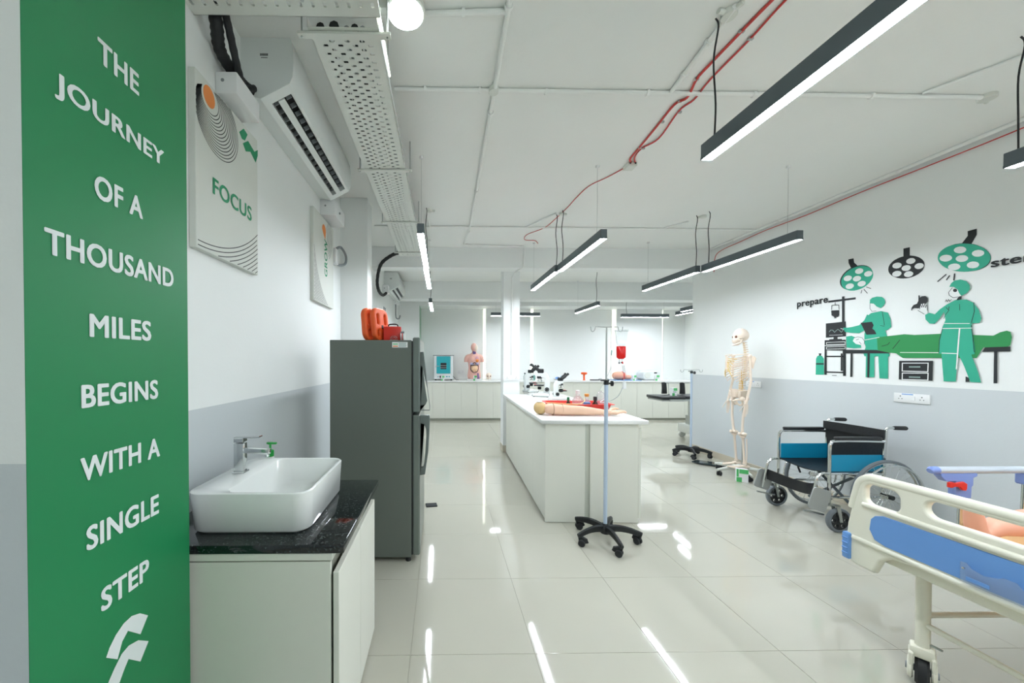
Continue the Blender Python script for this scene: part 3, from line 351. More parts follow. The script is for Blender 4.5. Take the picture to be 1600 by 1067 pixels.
# ------------------------------------------------------------------ pendant linear lamps
def lamp_mod(L=1.1):
    """one linear module running along +Y from 0 to L, underside at z=0"""
    t = thing('pendant_lamp', 'x', 'lamp')
    h = B(BLKM).box(-.0275, .0275, 0, L, .012, .078, bev=.002)
    h.box(-.0275, -.0255, 0, L, .0, .014).box(.0255, .0275, 0, L, 0, .014)
    h.box(-.0275, .0275, 0, .003, 0, .014).box(-.0275, .0275, L-.003, L, 0, .014).build('housing', t)
    B(GLOW).box(-.0253, .0253, .004, L-.004, .001, .011).build('diffuser', t)
    return t
lp = lamp_mod(1.1)
lp_used = [False]; lp_parts = list(lp.children)
def lamp(x, y, z, label, rotz=0, wires=(.18, .92), power=None, L=1.1, group='black pendant linear lamps'):
    if lp_used[0]:
        t = lp.copy(); COL.objects.link(t)
        for ch in lp_parts: c = ch.copy(); COL.objects.link(c); c.parent = t
    else: t = lp; lp_used[0] = True
    t.location = (x, y, z); t.rotation_euler = (0, 0, rotz); t['label'] = label; t['group'] = group
    for f in wires:
        mb = B(STEEL).tube([(0, f*L, .078), (0, f*L, H-z-.02)], .0012, 5)
        mb.use(WPL).lathe([(.016, H-z-.02), (.016, H-z)], (0, f*L, 0), n=12)
        mb.build('hanging_wire', t)
    if power is not None:
        f = power*L
        pts = bez([(0, f, .078), (.012, f+.01, .25), (-.008, f, .45), (.006, f-.01, H-z-.06), (0, f, H-z-.01)], 5)
        B(BLKR).tube(pts, .004, 6).build('power_cord', t)
    return t
ZB = 2.42
lamp(1.325, .70, ZB, 'large black linear lamp nearest the camera, hung at top right', wires=(.05,), power=.95, )
lamp(1.325, -.42, ZB, 'black linear lamp over the floor behind the camera end of the middle row', wires=(.9,))
lamp(-.17, 2.86, ZB, 'left-row linear lamp beside the perforated tray, near half', wires=(.1,), power=.98)
lamp(-.175, 3.965, ZB, 'left-row linear lamp in front of the teal oven, far half', wires=(.94,))
lamp(1.33, 2.95, ZB, 'middle-row linear lamp over the IV stand, near half', wires=(.12,), power=.93)
lamp(1.30, 4.055, ZB, 'middle-row linear lamp over the island, far half', wires=(.94,), power=.03)
lamp(2.96, 2.94, ZB, 'right-row linear lamp in front of the mural wall, near half', wires=(.1,), power=.93)
lamp(2.90, 4.045, ZB, 'right-row linear lamp toward the back, far half of the pair', wires=(.9,), power=.03)
lamp(2.955, .745, ZB, 'linear lamp cut off by the right edge, above the mural word', wires=(.1,), power=.97)
lamp(-.20, 6.25, ZB, 'small far linear lamp hanging left, above the teal oven', wires=(.1,), power=.05)
lamp(2.84, 6.50, ZB, 'short far lamp pointing to the camera, right of the column', wires=(.9,), power=.08)
lamp(5.16, 6.75, ZB, 'far lamp partly hidden behind the end of the mural wall', wires=(.5,))
lamp(2.20, 8.07, ZB, 'crosswise lamp at the back wall crossing behind the column', rotz=PI/2, wires=(.12, .9))
lamp(5.22, 8.22, ZB, 'crosswise lamp at the back wall right of the IV bag', rotz=PI/2, wires=(.1,), power=.88)
lamp(2.955, -.42, ZB, 'black linear lamp of the right row behind the camera', wires=(.9,))
lamp(4.9, 4.2+2, ZB, 'black linear lamp in the side bay over the operating table', wires=(.5,))
# round surface lamp
t = thing('round_lamp', 'round white surface lamp on the ceiling right of the perforated tray', 'lamp', (-.170, 1.70, H))
B(WMET).lathe([(.03, 0), (.05, -.01), (.085, -.02), (.092, -.035), (.09, -.055), (.082, -.058)], n=36).build('housing', t)
B(GLOWD).lathe([(.08, -.054), (.08, -.060), (.06, -.066), (.001, -.068)], n=36).build('diffuser', t)
B(WMET).box(-.12, -.085, -.02, .02, -.05, 0, bev=.003).build('mounting_box', t)
# cove strips of the back wall
for i, (x, lb) in enumerate([(1.07, 'vertical light strip between the torso model and the column'), (2.275, 'vertical light strip just right of the white column'),
             (4.345, 'vertical light strip behind the IV stand pole'), (5.58, 'vertical light strip nearest the side bay, right of the crosswise lamp')]):
    t = thing('light_strip', lb, 'light strip', (x, YB, .96), group='cove light strips on the back wall')
    B(WMET).box(-.03, .03, -.022, 0, 0, 1.75).build('channel', t)
    B(GLOWS).box(-.028, .028, -.03, -.022, .004, 1.746).build('diffuser', t)

# ------------------------------------------------------------------ perforated cable trays
def perforated(L, Wd, px=.046, pz=.034, hl=.0058, hw=.0125):
    """plate in XY (x across Wd, y along L) with staggered slotted holes"""
    bm = bmesh.new(); nx = int(Wd/pz); cw = Wd/nx; ny = int(L/px); cl = L/ny
    def cell(x0, x1, y0, y1, hole=True):
        if not hole:
            bm.faces.new([bm.verts.new(p) for p in ((x0, y0, 0), (x1, y0, 0), (x1, y1, 0), (x0, y1, 0))]); return
        cx, cy = (x0+x1)/2, (y0+y1)/2
        out = [(x0, y0), (cx, y0), (x1, y0), (x1, cy), (x1, y1), (cx, y1), (x0, y1), (x0, cy)]
        inn = [(cx-hw*.75, cy-hl), (cx, cy-hl), (cx+hw*.75, cy-hl), (cx+hw, cy), (cx+hw*.75, cy+hl), (cx, cy+hl), (cx-hw*.75, cy+hl), (cx-hw, cy)]
        O = [bm.verts.new((a, b, 0)) for a, b in out]; I = [bm.verts.new((a, b, 0)) for a, b in inn]
        for i in range(8): j = (i+1) % 8; bm.faces.new((O[i], O[j], I[j], I[i]))
    for i in range(nx):
        x0 = i*cw
        if i % 2 == 0:
            for j in range(ny): cell(x0, x0+cw, j*cl, (j+1)*cl, 0 < i < nx-1)
        else:
            cell(x0, x0+cw, 0, cl/2, False)
            for j in range(ny-1): cell(x0, x0+cw, (j+.5)*cl, (j+1.5)*cl, 0 < i < nx-1)
            cell(x0, x0+cw, L-cl/2, L, False)
    bmesh.ops.remove_doubles(bm, verts=bm.verts[:], dist=1e-5)
    r = bmesh.ops.extrude_face_region(bm, geom=bm.faces[:])
    bmesh.ops.translate(bm, vec=(0, 0, .0015), verts=[v for v in r['geom'] if isinstance(v, bmesh.types.BMVert)])
    me = bpy.data.meshes.new('t'); bm.to_mesh(me); bm.free(); return me
t = thing('cable_tray', 'long white perforated cable tray running away along the left ceiling', 'cable tray', (-.59, 1.60, 2.87))
B(WMET).add(perforated(3.45, .31)).build('tray_bottom', t, smooth=0)
B(WMET).box(0, .0015, 0, 3.45, 0, .045).build('side_flange', t, smooth=0)
B(WPLG).box(.3085, .31, 0, 3.45, 0, .045).build('side_flange', t, smooth=0)
for y in (.03, 1.17, 2.2, 3.25):
    B(WMET).box(-.05, .36, y-.015, y+.015, -.014, -.002, bev=.001).build('support_bracket', t, smooth=0)
    for x in (-.035, .345): B(STEEL).cyl((x, y, -.02), (x, y, H-2.87), .004, 8).build('threaded_rod', t)
for i, (x, r, m_) in enumerate([(.05, .018, BLKR), (.10, .022, BLKR), (.155, .012, GREYPL), (.20, .016, BLKR), (.245, .012, GREYPL)]):
    B(m_).tube(bez([(x+.012*math.sin(k*1.3+i), .02+k*.34, .004+r) for k in range(11)], 4), r, 8).build('cable', t)
t = thing('cable_tray', 'white perforated cable tray crossing overhead from the left wall at top left', 'cable tray', (-1.04, 1.265, 2.862))
me = perforated(.78, .28)
B(WMET).add(me, Matrix(((0, 1, 0, 0), (1, 0, 0, 0), (0, 0, 1, 0), (0, 0, 0, 1)))).build('tray_bottom', t, smooth=0)
for y in (0, .2785): B(WMET).box(0, .78, y, y+.0015, 0, .045).build('side_flange', t, smooth=0)
B(STEEL).lathe([(.008, -.012), (.008, 0)], (.48, .2, 0), n=6).build('bolt', t)
# bundle of cables in the trays
B(BLKR).tube(bez([(.52, .12, .012), (.30, .16, .02), (.12, .2, .016), (.05, .22, .02)]), .012, 8).build('cable', t)

# glowing strip added to give the tray edge its bright line
t = thing('edge_glow_strip', 'thin glowing strip added along the right edge of the perforated tray', 'lamp', (-.283, 1.35, 2.925))
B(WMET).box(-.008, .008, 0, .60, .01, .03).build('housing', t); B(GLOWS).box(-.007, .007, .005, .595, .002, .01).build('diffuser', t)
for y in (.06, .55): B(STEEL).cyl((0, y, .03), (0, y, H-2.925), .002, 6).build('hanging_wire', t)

# ------------------------------------------------------------------ conduits on the ceiling
def pipe(name, pts, r, label, cat='conduit', m=CEIL, clips=(), group='ceiling conduits', cm=None):
    t = thing(name, label, cat, pts[0], group=group)
    o = Vector(pts[0]); P = [Vector(p)-o for p in pts]
    B(m).tube(P, r, 10).build('pipe' if cat == 'conduit' else 'cord', t)
    for k in clips:
        i, f = int(k), k-int(k); a, b = P[i], P[min(i+1, len(P)-1)]; c = a.lerp(b, f); d = (b-a).normalized()
        B(cm or m).tube([c-d*.008, c+d*.008], r*1.6, 8).build('clip', t)
    return t
zc = H-.013
pipe('conduit', [(-.29, 2.225, zc), (3.42, 2.225, zc)], .0125, 'white conduit crossing the ceiling from the tray to the right, nearest crossing', clips=(.05, .14, .25, .42, .6, .8))
pipe('conduit', [(-.83, 4.47, zc), (3.97, 4.50, zc)], .010, 'thin white conduit crossing the ceiling farther back, left wall to right wall', clips=(.1, .3, .5, .7))
pipe('conduit', [(.30, 1.2, zc), (.32, 2.2, zc), (.345, 4.4, zc), (.315, 5.13, zc)], .013, 'white conduit running away along the ceiling beside the tray', clips=(0.5, 1.1, 1.6, 2.3))
pipe('conduit', [(-.10, 1.745, zc), (.30, 1.725, zc)], .013, 'short white conduit between the round lamp and the long conduit', clips=(.5,))
pipe('conduit', bez([(.33, 5.15, zc), (.75, 5.19, zc), (1.10, 5.21, zc), (1.19, 5.24, zc), (1.205, 5.27, zc-.04), (1.205, 5.305, zc-.14), (1.20, 5.31, 2.80)], 6)+[Vector((1.12, 5.50, 2.77)), Vector((1.08, 5.543, 2.70)), Vector((1.075, 5.543, 1.20))], .010, 'white conduit bending down the beam and along the column', clips=(6.5, 14.5))
pipe('conduit', [(1.37, 1.68, zc), (1.41, 2.21, zc)], .014, 'slanting white conduit near the big lamp cable', clips=(.35, .75))
pipe('conduit', [(2.97, 2.2, zc), (3.35, 1.6, zc), (3.5, 1.2, zc)], .008, 'thin conduit on the ceiling at the upper right', clips=(.8,))
pipe('conduit', [(3.97, .9, zc), (3.975, 5.3, zc)], .016, 'white conduit along the corner of ceiling and mural wall', clips=(.15, .5, .75, .9))
pipe('conduit', [(-.175, 2.86+1.25, zc), (-.15, 4.46, zc)], .010, 'short white conduit above the left-row lamp')
pipe('conduit', [(2.93, 4.25, zc), (2.78, 4.46, zc)], .010, 'short white conduit above the right-row lamp')
pipe('conduit', [(1.28, 4.05, zc), (1.05, 4.46, zc)], .010, 'short white conduit above the middle-row lamp')
def jbox(x, y, r, label, holes=((.7, 0),)):
    t = thing('junction_box', label, 'junction box', (x, y, H), group='ceiling junction boxes')
    B(WMET).lathe([(r, 0), (r, -.022), (r*.92, -.026), (.0001, -.026)], n=24).build('body', t)
    for a, b in holes: B(WMET).cyl((math.cos(a)*r*.8, math.sin(a)*r*.8, -.012), (math.cos(a)*(r+.03), math.sin(a)*(r+.03), -.012), .012, 10).build('spout', t)
jbox(1.37, 1.72, .035, 'white round junction box at the cable of the big near lamp', ((1.6, 0), (3.4, 0), (5, 0)))
jbox(.315, 2.225, .032, 'white round junction box where two ceiling conduits cross', ((0, 0), (1.57, 0), (3.14, 0), (4.7, 0)))
jbox(3.42, 2.225, .04, 'white round junction box at the right end of the near conduit', ((.6, 0), (3.14, 0)))
jbox(-.14, 4.0, .03, 'brownish-spouted junction box above the left-row lamp', ((.2, 0),))
jbox(1.35, 4.06, .03, 'junction box above the middle-row lamp joint', ((.3, 0),))
jbox(3.0, 4.10, .03, 'junction box above the right-row lamp joint', ((2.5, 0),))
# fire alarm cables
t = thing('red_cable', 'pair of red cables clipped along the ceiling toward a small white box', 'cable', (1.55, 1.4, H-.008))
o = Vector((1.55, 1.4, H-.008))
for P, r in (([(1.56, 1.2), (1.53, 1.5), (1.518, 1.66), (1.508, 1.81), (1.50, 2.0), (1.50, 2.12), (1.545, 2.265), (1.505, 2.33), (1.52, 2.55), (1.535, 2.79), (1.545, 2.95), (1.575, 3.0)], .0075), ([(1.62, 1.2), (1.60, 1.5), (1.58, 1.66), (1.588, 1.85), (1.582, 2.12), (1.60, 2.28), (1.573, 2.39), (1.617, 2.68), (1.56, 2.81), (1.57, 2.93), (1.61, 3.0)], .0055)):
    B(REDC).tube(bez([Vector((a, b, H-.008))-o for a, b in P], 5), r, 7).build('cord', t)
for a, b in ((1.508, 1.81), (1.50, 2.12), (1.52, 2.30), (1.53, 2.5), (1.54, 2.8), (1.588, 1.85), (1.585, 2.40), (1.57, 2.81)):
    B(STEEL).box(a-o.x-.012, a-o.x+.012, b-o.y-.006, b-o.y+.006, -.006, .006).build('clip', t)
t = thing('alarm_box', 'small square white box on the ceiling where the red cables end', 'junction box', (1.595, 3.05, H))
B(WMET).box(-.04, .04, -.045, .045, -.035, 0, bev=.004).build('body', t)
for x in (-.022, .022): B(BLKR).cyl((x, -.047, -.015), (x, -.040, -.015), .008, 10).build('gland', t)
t = thing('red_cable', 'thin wavy red cable from the white ceiling box toward the middle-row lamp', 'cable', (1.58, 3.1, H-.006))
P = [(1.575, 3.09), (1.50, 3.25), (1.40, 3.42), (1.37, 3.65), (1.36, 3.9), (1.33, 4.2), (1.28, 4.5), (1.12, 4.75), (1.14, 4.95), (1.28, 4.98), (1.36, 5.1)]
B(REDC).tube(bez([(a-1.58, b-3.1, 0) for a, b in P], 5), .004, 6).build('cord', t)
t = thing('red_cable', 'thin red cable running along the top of the mural wall', 'cable', (3.995, 1.0, H-.06))
P = [(0, -.3, 0), (0, .5, 0), (0, 1.0, .008), (0, 1.6, -.004), (0, 2.4, .004), (0, 2.9, -.006), (0, 3.4, .006), (0, 3.8, -.01), (0, 4.05, -.02), (0, 4.2, -.06), (0, 4.24, -.2), (0, 4.24, -.3)]
B(REDC).tube(bez(P, 4), .0045, 6).build('cord', t)

# ------------------------------------------------------------------ air conditioners on the left wall
def aircon(L):
    t = thing('air_conditioner', 'x', 'air conditioner', (XL, 0, 0))
    prof = [(0, .36), (.235, .352), (.262, .30), (.272, .20), (.266, .12), (.25, .085)]
    low = [(.25, .085), (.10, .005), (0, .03)]
    def seg(y0, y1, notch):
        P = list(prof)
        if notch:
            a, b = Vector((.25, .085)), Vector((.10, .005)); n = Vector((b-a).orthogonal()).normalized()
            n = n if n.y > 0 else -n
            P += [tuple(a.lerp(b, .10)), tuple(a.lerp(b, .10)+n*.045), tuple(a.lerp(b, .78)+n*.045), tuple(a.lerp(b, .78)), (.10, .005), (0, .03)]
        else: P += low[1:]
        return [(x, y0, z) for x, z in P], y1-y0
    mb = B(WPLG)
    for y0, y1, nt in ((0, .06, False), (.06, L-.06, True), (L-.06, L, False)):
        P, d = seg(y0, y1, nt); mb.poly(P, (0, d, 0))
    mb.build('body', t, smooth=30)
    # front cover seam and louvre flap
    a, b = Vector((.25, 0, .085)), Vector((.10, 0, .005)); n = Vector((.47, 0, -.88)).normalized()
    def strip(f0, f1, off, th, m, name, y0=.065, y1=L-.065):
        p, q = a.lerp(b, f0)+n*off, a.lerp(b, f1)+n*off
        return B(m).poly([(p.x, y0, p.z), (q.x, y0, q.z), (q.x-n.x*th, y0, q.z-n.z*th), (p.x-n.x*th, y0, p.z-n.z*th)], (0, y1-y0, 0)).build(name, t)
    strip(.12, .76, -.035, .004, BLKR, 'air_outlet')
    strip(.36, .58, .004, .006, WPLG, 'louvre_flap')
    mb = B(GREYPL)
    for i in range(16):
        y = .09+i*(L-.2)/15
        for f0, f1 in ((.60, .74), (.14, .32)):
            p, q = a.lerp(b, f0)-n*.008, a.lerp(b, f1)-n*.008
            mb.poly([(p.x, y, p.z), (q.x, y, q.z), (q.x-n.x*.025, y, q.z-n.z*.025), (p.x-n.x*.025, y, p.z-n.z*.025)], (0, .004, 0))
    o = mb.build('vanes', t); o['kind'] = 'stuff'
    mb = B(INK)
    for i in range(6): mb.box(.100+i*.007, .105+i*.007, -.0006, .0004, .226, .238)
    mb.box(.104, .138, -.0006, .0004, .215, .218); mb.build('badge', t, smooth=0)
    return t
ac = aircon(1.19); ac.location = (XL, 1.90, 2.765); ac['label'] = 'large white wall air conditioner above the poster with green FOCUS lettering'; ac['group'] = 'wall air conditioners'
ac2 = copy_tree(ac); ac2.location = (XL, 6.55, 2.67); ac2['label'] = 'small far air conditioner on the left wall past the pier, above the fridge'
def wallbox(loc, s, label, name='junction_box'):
    t = thing(name, label, 'junction box', loc)
    B(WPL).box(0, s[0], 0, s[1], 0, s[2], bev=.006, seg=2).build('body', t)
    B(GREYPL).cyl((s[0]*.35, -.001, s[2]*.6), (s[0]*.35, .004, s[2]*.6), .008, 12).build('cable_hole', t); return t
wallbox((XL, 1.685, 2.64), (.10, .21, .10), 'white plastic box under the pipes at the near end of the large air conditioner')
t = wallbox((XL, 3.11, 2.66), (.13, .30, .13), 'white box under the far end of the large air conditioner')
B(STEEL).cyl((.13, .12, .06), (.14, .12, .06), .01, 10).build('latch', t)
wallbox((XL, 6.34, 2.60), (.10, .16, .14), 'small white box at the near end of the far air conditioner')
wallbox((XL, 7.74, 2.62), (.12, .16, .08), 'small white box at the far end of the far air conditioner')
def hose(pts, r, label, wrap=True, m=BLKR):
    t = thing('pipe_bundle', label, 'pipe', pts[0]); o = Vector(pts[0]); P = bez([Vector(p)-o for p in pts], 10)
    B(m).tube(P, [r*(1+(.07*math.sin(i*1.9) if wrap else 0)) for i in range(len(P))], 10).build('hose', t)
    return t
hose([(-.97, 1.56, 2.93), (-.98, 1.60, 2.86), (-1.005, 1.66, 2.82), (-1.0, 1.74, 2.79), (-.985, 1.82, 2.78), (-.98, 1.87, 2.79)], .026, 'black taped pipe bundle dropping from the crossing tray to the large air conditioner')
hose([(-.93, 1.56, 2.93), (-.935, 1.62, 2.85), (-.955, 1.72, 2.77), (-.97, 1.80, 2.755), (-.96, 1.87, 2.80)], .016, 'second black taped pipe beside the large air conditioner end', True)
hose([(-.56, 4.95, 2.90), (-.72, 5.1, 2.89), (-.88, 5.22, 2.80), (-.95, 5.32, 2.60), (-.96, 5.5, 2.48), (-.98, 6.0, 2.50), (-.98, 6.4, 2.62), (-.97, 6.5, 2.72)], .024, 'black curved hose from the tray end to the far air conditioner')
hose([(-1.02, 3.48, 2.48), (-.99, 3.55, 2.52), (-.96, 3.62, 2.46), (-.965, 3.62, 2.38), (-1.0, 3.52, 2.34), (-1.02, 3.46, 2.36)], .012, 'grey looped cable under the white box by the far poster', False, GREYPL)
t = wallbox((XL, 3.40, 2.33), (.05, .09, .14), 'small white switch box under the large air conditioner', 'switch_box')
hose([(-.99, 7.75, 2.62), (-.99, 7.75, 2.42), (-.98, 7.80, 2.33), (-.93, 7.85, 2.33), (-.91, 7.87, 2.40)], .014, 'hooked grey pipe under the far air conditioner', False, GREYPL)
# small signs on the left wall beyond the pier
t = thing('wall_sign', 'small dark square sign on the left wall under the far air conditioner', 'sign', (XL, 6.45, 2.25)); B(BLKM).box(0, .008, 0, .22, 0, .13, bev=.002).build('plate', t)
B(GREYPL).box(.008, .009, .02, .2, .03, .1).build('print', t)
t = thing('wall_frame', 'pale framed notice on the left wall above the orange boards', 'picture', (XL, 5.45, 1.85)); B(WPL).box(0, .012, 0, .42, 0, .34, bev=.003).build('frame', t)
B(CANVAS).box(.012, .013, .02, .40, .02, .32).build('sheet', t)

# ------------------------------------------------------------------ posters
def arcs(mb, cx, cz, r, w, rect, x, n=90, a0=0, a1=2*PI):
    y0, y1, z0, z1 = rect; run = []
    def flush():
        nonlocal run
        if len(run) > 1:
            vo = [mb.bm.verts.new((x, cx+(r+w/2)*math.cos(a), cz+(r+w/2)*math.sin(a))) for a in run]
            vi = [mb.bm.verts.new((x, cx+(r-w/2)*math.cos(a), cz+(r-w/2)*math.sin(a))) for a in run]
            for i in range(len(run)-1):
                f = mb.bm.faces.new((vo[i], vo[i+1], vi[i+1], vi[i])); f.material_index = mb.mi
        run = []
    for i in range(n+1):
        a = a0+(a1-a0)*i/n; p, q = cx+r*math.cos(a), cz+r*math.sin(a)
        if y0+.004 < p < y1-.004 and z0+.004 < q < z1-.004: run.append(a)
        else: flush()
    flush()
def flatpoly(mb, pts, x):
    vs = [mb.bm.verts.new((x, a, b)) for a, b in pts]
    if len(vs) < 4: T = [tuple(range(len(vs)))]
    else: T = tessellate_polygon([[Vector((a, b, 0)) for a, b in pts]])
    for q in T:
        f = mb.bm.faces.new([vs[i] for i in q]); f.material_index = mb.mi
XP = XL+.03
t = thing('poster', 'white canvas with orange sun, black rings and green word FOCUS', 'poster', (0, 0, 0), group='canvas posters on the left wall')
R1 = (1.507, 2.006, 1.882, 2.618)
B(CANVAS).box(XL, XP, *R1, bev=.002).build('canvas', t, smooth=0)
mb = B(INK)
for k in range(1, 15):
    f = k/14; arcs(mb, 1.598+.062*f, 2.556-.068*f, .052+.103*f, .0035, R1, XP+.0006, a0=-PI*1.15, a1=PI*.35)
for k in range(10): arcs(mb, 1.53, 2.60, .685+.0195*k, .004, R1, XP+.0006, a0=-PI*.75, a1=-PI*.15, n=160)
mb.build('rings', t, smooth=0)
mb = B(ORANGE); flatpoly(mb, [(1.596+.040*math.cos(i*PI/12), 2.558+.044*math.sin(i*PI/12)) for i in range(24)], XP+.0008); mb.build('sun', t, smooth=0)
mb = B(PGREEN)
for k, P in enumerate(LOGO_F[:2]): flatpoly(mb, P, XP+.0008)
mb.build('emblem', t, smooth=0)
B(PGREEN).add(fit(textmesh('FOCUS', .028), .325, .075), Matrix.Translation((0, 0, 2.150)) @ PL_YZ(XP+.0009) @ Matrix.Translation((1.616, 0, 0))).build('lettering', t, smooth=0)
t = thing('poster', 'farther white canvas with the green word GROW printed upward', 'poster', (0, 0, 0), group='canvas posters on the left wall')
R2_ = (2.875, 3.386, 1.895, 2.635)
B(CANVAS).box(XL, XP, *R2_, bev=.002).build('canvas', t, smooth=0)
mb = B(INK)
for k in range(16): arcs(mb, 3.50, 2.47, .635+.0165*k, .004, R2_, XP+.0006, n=200, a0=PI, a1=1.5*PI)
for k in range(7): arcs(mb, 3.12, 2.50, .09+.022*k, .0035, R2_, XP+.0006, a0=-.9, a1=.9)
mb.build('rings', t, smooth=0)
mb = B(ORANGE); flatpoly(mb, [(3.12+.05*math.cos(i*PI/8), 2.53+.05*math.sin(i*PI/8)) for i in range(9)]+[(3.10, 2.50), (3.15, 2.46)], XP+.0008); mb.build('sun', t, smooth=0)
me = fit(textmesh('GROW', .028), .32, .078)
B(PGREEN).add(me, PL_YZ(XP+.0009) @ Matrix.Translation((3.205, 2.145, 0)) @ Matrix.Rotation(PI/2, 4, 'Z')).build('lettering', t, smooth=0)

# ------------------------------------------------------------------ green lettering on the pillar
t = thing('wall_lettering', 'green vinyl banner on the left pillar with white motivational words', 'banner', (0, 0, 0))
B(GREEN).box(PX0, PX0+.0012, PY0, PY1-.001, .0, H-.001).build('green_vinyl', t, smooth=0)
for wd, y0, y1, z0, z1 in [('THE', .888, 1.006, 2.134, 2.192), ('JOURNEY', .790, 1.093, 1.975, 2.034), ('OF A', .876, 1.015, 1.802, 1.860), ('THOUSAND', .766, 1.127, 1.636, 1.692),
        ('MILES', .860, 1.040, 1.468, 1.524), ('BEGINS', .839, 1.063, 1.302, 1.357), ('WITH A', .835, 1.068, 1.132, 1.188), ('SINGLE', .847, 1.062, .966, 1.024), ('STEP', .881, 1.025, .798, .856)]:
    me = fit(textmesh(wd, .034), y1-y0, z1-z0)
    B(WHITE_PR).add(me, PL_YZ(PX0+.0022) @ Matrix.Translation((y0, z0, 0))).build('word', t, smooth=0)
mb = B(WHITE_PR)
for P in LOGO_P: flatpoly(mb, P, PX0+.0022)
mb.build('emblem', t, smooth=0)

# ------------------------------------------------------------------ mural on the right wall
NM = {'L1': 'lamp_drawing', 'L2': 'lamp_drawing', 'L3': 'lamp_drawing'}
CM = {'K': INK, 'T': TEAL, 'G': MGREEN, 'S': MGREY, 'W': WALL}
t = thing('wall_mural', 'painted operating theatre mural in teal and black on the right wall', 'mural', (0, 0, 0))
lay = 0
for key in ('L1', 'L2', 'L3', 'gas_cylinder', 'monitor_cart', 'drip_bag', 'nurse_figure', 'patient_figure', 'table_drawing', 'drawer_drawing', 'stomach_drawing', 'surgeon_figure'):
    mb = MB()
    for col, pts in MURAL[key]:
        lay += 1; x = XR-.0008-.00008*lay
        if ':' in col:
            c, wd = col.split(':'); wd = float(wd); mb.use(CM[c])
            for i in range(len(pts)-1):
                a, b = Vector(pts[i]), Vector(pts[i+1]); d = (b-a)
                if d.length < 1e-5: continue
                n = Vector((-d.y, d.x)).normalized()*wd/2; d = d.normalized()*wd*.3
                flatpoly(mb, [(a-d+n), (b+d+n), (b+d-n), (a-d-n)], x)
        else: flatpoly(mb.use(CM[col]), pts, x)
    mb.build(NM.get(key, key), t, smooth=0)
RW = Matrix(((0, 0, -1, XR-.008), (-1, 0, 0, 0), (0, 1, 0, 0), (0, 0, 0, 1)))      # text (a,b) -> (XR, -a, b)
B(INK).add(fit(textmesh('prepare', .03), .325, .075), Matrix.Translation((0, 3.998, 2.0)) @ RW).build('lettering', t, smooth=0)
B(INK).add(fit(textmesh('sterilize', .035), .38, .066), Matrix.Translation((0, 2.568, 2.098)) @ RW).build('lettering', t, smooth=0)

# ------------------------------------------------------------------ sink unit
t = thing('sink_cabinet', 'cream laminate sink cabinet under the black stone top', 'cabinet', (-.80, 1.52, 0))
def L_(o, x): return x-o
ox, oy = -.80, 1.52
def bx(mb, x0, x1, y0, y1, z0, z1, bev=0): return mb.box(x0-ox, x1-ox, y0-oy, y1-oy, z0, z1, bev=bev)
mb = B(LAM); bx(mb, XL+.012, -.375, 1.212, 1.229, .0, .735, .001); bx(mb, -1.03, -.375, 1.836, 1.852, 0, .735, .001); bx(mb, -1.03, -.40, 1.229, 1.836, .08, .10)
mb.build('side_panels', t, smooth=0)
bx(B(LAM), -1.02, -.368, 1.210, 1.85, .74, .764, .001).build('top_rail', t, smooth=0)
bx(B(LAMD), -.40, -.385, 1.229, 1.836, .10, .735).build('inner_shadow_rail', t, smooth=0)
bx(B(LAM), -.45, -.43, 1.211, 1.84, 0, .08).build('plinth', t, smooth=0)
for a, b in ((1.212, 1.530), (1.533, 1.853)):
    d = bx(B(LAM), -.366, -.346, a, b, .03, .70, .0015).build('door', t, smooth=0)
tag(B(GRANITE).box(-1.028, -.328, 1.206, 1.868, .765, .795, bev=.004, seg=2).build('stone_worktop'), 'speckled black granite worktop carrying the white basin', 'worktop')
# basin
def ringpts(x0, x1, y0, y1, r, z, n=6): return [(a, b, z) for a, b in rrect(x0, x1, y0, y1, r, n)]
t = thing('basin', 'white rectangular ceramic countertop basin with rounded corners', 'sink', (-.69, 1.51, .795))
def basin():
    mb = B(CERAM); lv = [(-.20, .20, -.215, .215, .05, .0), (-.213, .213, -.228, .228, .055, .012), (-.222, .218, -.236, .236, .055, .14), (-.222, .218, -.236, .236, .055, .146), (-.217, .213, -.231, .231, .052, .150),
          (-.088, .208, -.226, .226, .045, .150), (-.083, .203, -.221, .221, .04, .146), (-.065, .19, -.205, .205, .05, .05), (-.04, .165, -.18, .18, .05, .032), (.04, .08, -.02, .02, .015, .028)]
    rings = [[mb.bm.verts.new(p) for p in ringpts(*l)] for l in lv]
    mb.skinrings(rings, True, True); return mb
basin().build('bowl', t, smooth=50)
B(CHROME).lathe([(.022, .029), (.022, .033), (.0001, .034)], (.06, 0, 0), n=20).build('drain', t)
t = thing('faucet', 'chrome single-lever basin mixer tap', 'tap', (-.842, 1.515, .945))
mb = B(CHROME).box(-.026, .026, -.022, .022, 0, .008, bev=.002).box(-.020, .020, -.017, .017, .006, .125, bev=.003, seg=2).build('body', t)
mb = B(CHROME); mb.box(0, .112, -.014, .014, -.010, .012, bev=.003, seg=2, M=Matrix.Translation((.01, 0, .094)) @ Matrix.Rotation(math.radians(4), 4, 'Y')); mb.cyl((.108, 0, .084), (.112, 0, .066), .009, 14); mb.build('spout', t)
mb = B(CHROME); mb.box(-.020, .020, -.017, .017, .128, .146, bev=.002).box(-.02, .085, -.015, .015, -.003, .003, bev=.001, M=Matrix.Translation((0, 0, .148)) @ Matrix.Rotation(math.radians(-2), 4, 'Y')); mb.build('lever', t)
t = thing('soap_bottle', 'soap pump bottle with green pump top behind the basin', 'soap bottle', (-.86, 1.815, .795))
B(WPL).lathe([(.001, 0), (.03, 0), (.032, .01), (.032, .11), (.02, .13), (.014, .14)], n=20, sx=1, sy=.8).build('bottle', t)
